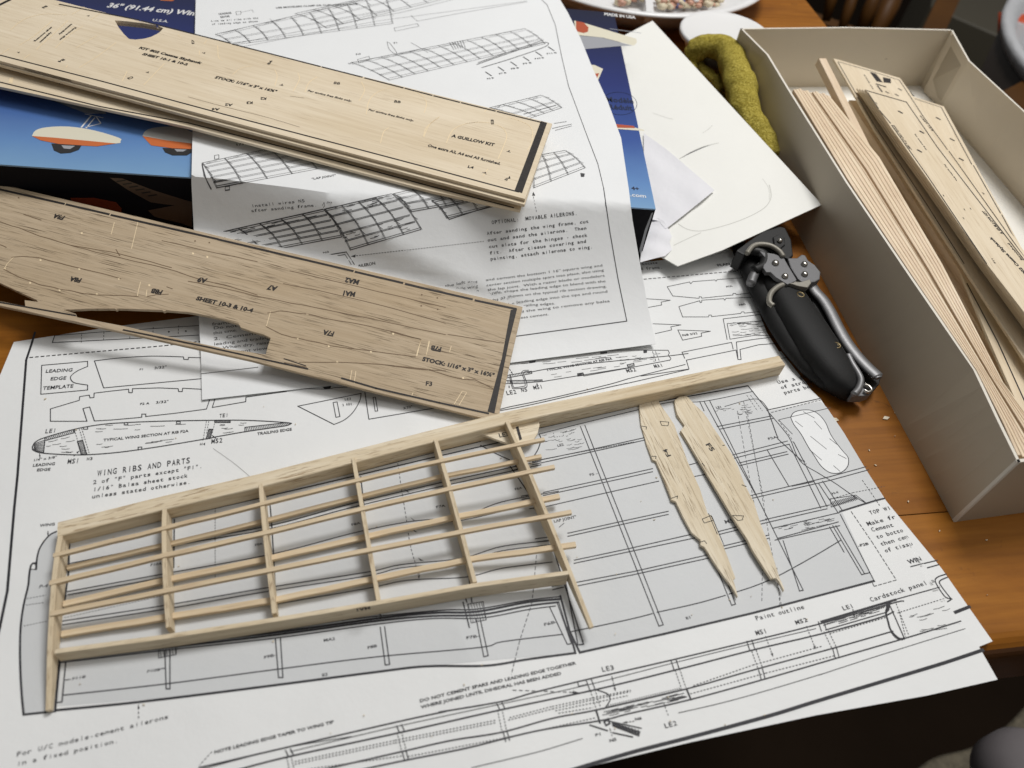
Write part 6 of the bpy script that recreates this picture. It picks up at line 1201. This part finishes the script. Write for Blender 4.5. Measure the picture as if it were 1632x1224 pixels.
o = lathe('bin_liner', [(qr*.975, zb-.06), (qr*.99, zb-.03), (qr*1.0, zb), (qr*.98, zb+.015), (qr*.93, zb-.01), (qr*.86, zb-.25), (qr*.6, zb-.5)], qx, qy, M['liner'], bn, 48)
for nm, pp, r, mt, lab in (('rubbish', (1630, 52), .13, 'tomato', 'crumpled red wrapper inside the waste bin'), ('rubbish', (1640, 86), .06, 'green', 'small green wrapper lower in the waste bin')):
    v, f = lump(r); c = P(pp, zb-.12); o = mesh(nm, [(c[0]+a*1.2, c[1]+b*1.2, c[2]+e) for a, b, e in v], f, M[mt], None, None, True); tag(o, lab, 'rubbish')
pad = thing('footstool', P((1670, 1220), -2.59)*[1, 1, 1], 'dim grey padded footstool showing at the bottom right corner below the table', 'footstool')
pc = P((1672, 1230), -1.2); lathe('cushion', [(.10, -1.40), (.135, -1.36), (.14, -1.28), (.12, -1.22), (.07, -1.20)], pc[0], pc[1], M['pad'], pad, 40)
tube('leg', [pc*[1, 1, 0]+np.array([0, 0, -2.59]), pc*[1, 1, 0]+np.array([0, 0, -1.4])], .05, M['chair'], pad)
mt_ = tube('floor_mat_edge', smoothpath([P((1455, 1262), -2.2), P((1500, 1228), -2.2), P((1560, 1211), -2.2), P((1612, 1180), -2.2), P((1660, 1130), -2.2)]), .05, M['piping'], None, 8, .4); tag(mt_, 'pale rolled edge of a floor mat curving across the bottom right corner', 'floor mat')
A_, B_ = P((1452, 70), -1.6), P((1680, 175), -1.6); dcab = (B_-A_)*[1, 1, 0]; V = []
for p in (A_, B_, B_+np.array([.6, 1.8, 0]), A_+np.array([.6, 1.8, 0])): V += [(p[0], p[1], -2.59), (p[0], p[1], -1.3)]
cab = mesh('cabinet', V, [(0, 2, 3, 1), (2, 4, 5, 3), (4, 6, 7, 5), (6, 0, 1, 7), (1, 3, 5, 7), (0, 6, 4, 2)], M['cabinet'], None); bevel(cab, 3); tag(cab, 'plain dark grey cabinet in the dim background beyond the tray', 'cabinet')

# balsa crumbs left from cutting
V = []; Fc = []
def crumb(p, r):
    b = len(V); a0 = random.uniform(0, 3.1); q_ = [(r*random.uniform(.5, 1.6), a0), (r*random.uniform(.3, .8), a0+1.6), (r*random.uniform(.5, 1.6), a0+3.1), (r*random.uniform(.3, .8), a0+4.7)]
    for dz in (0, .0018):
        for rr, an in q_: V.append((p[0]+rr*math.cos(an), p[1]+rr*math.sin(an), p[2]+dz))
    Fc.extend([(b, b+3, b+2, b+1), (b+4, b+5, b+6, b+7)]+[(b+i, b+(i+1) % 4, b+4+(i+1) % 4, b+4+i) for i in range(4)])
for i in range(24):
    x = random.uniform(1340, 1600); y = random.uniform(640, 1010)
    if y < 690+(x-1360)*1.35 and y > 300+(x-1240)*1.55 and not (x > 1505 and y < 850): crumb(P((x, y), .0004), random.choice([.0010, .0014, .0018]))
for x, y, r in ((1412, 667, .007), (1332, 669, .006), (1447, 800, .002), (1395, 742, .003), (1460, 870, .003)): crumb(P((x, y), .0004), r)
for i in range(60):
    x = random.uniform(60, 1300); y = random.uniform(600, 1180); p = UP((x, y), h_plan)[0]; crumb(p+np.array([0, 0, .0006]), random.choice([.0009, .0013]))
o = mesh('balsa_crumbs', V, Fc, M['balsa_loose'], None); tag(o, 'tiny pale balsa crumbs scattered over the table and the plan', 'wood crumbs', None, 'stuff')
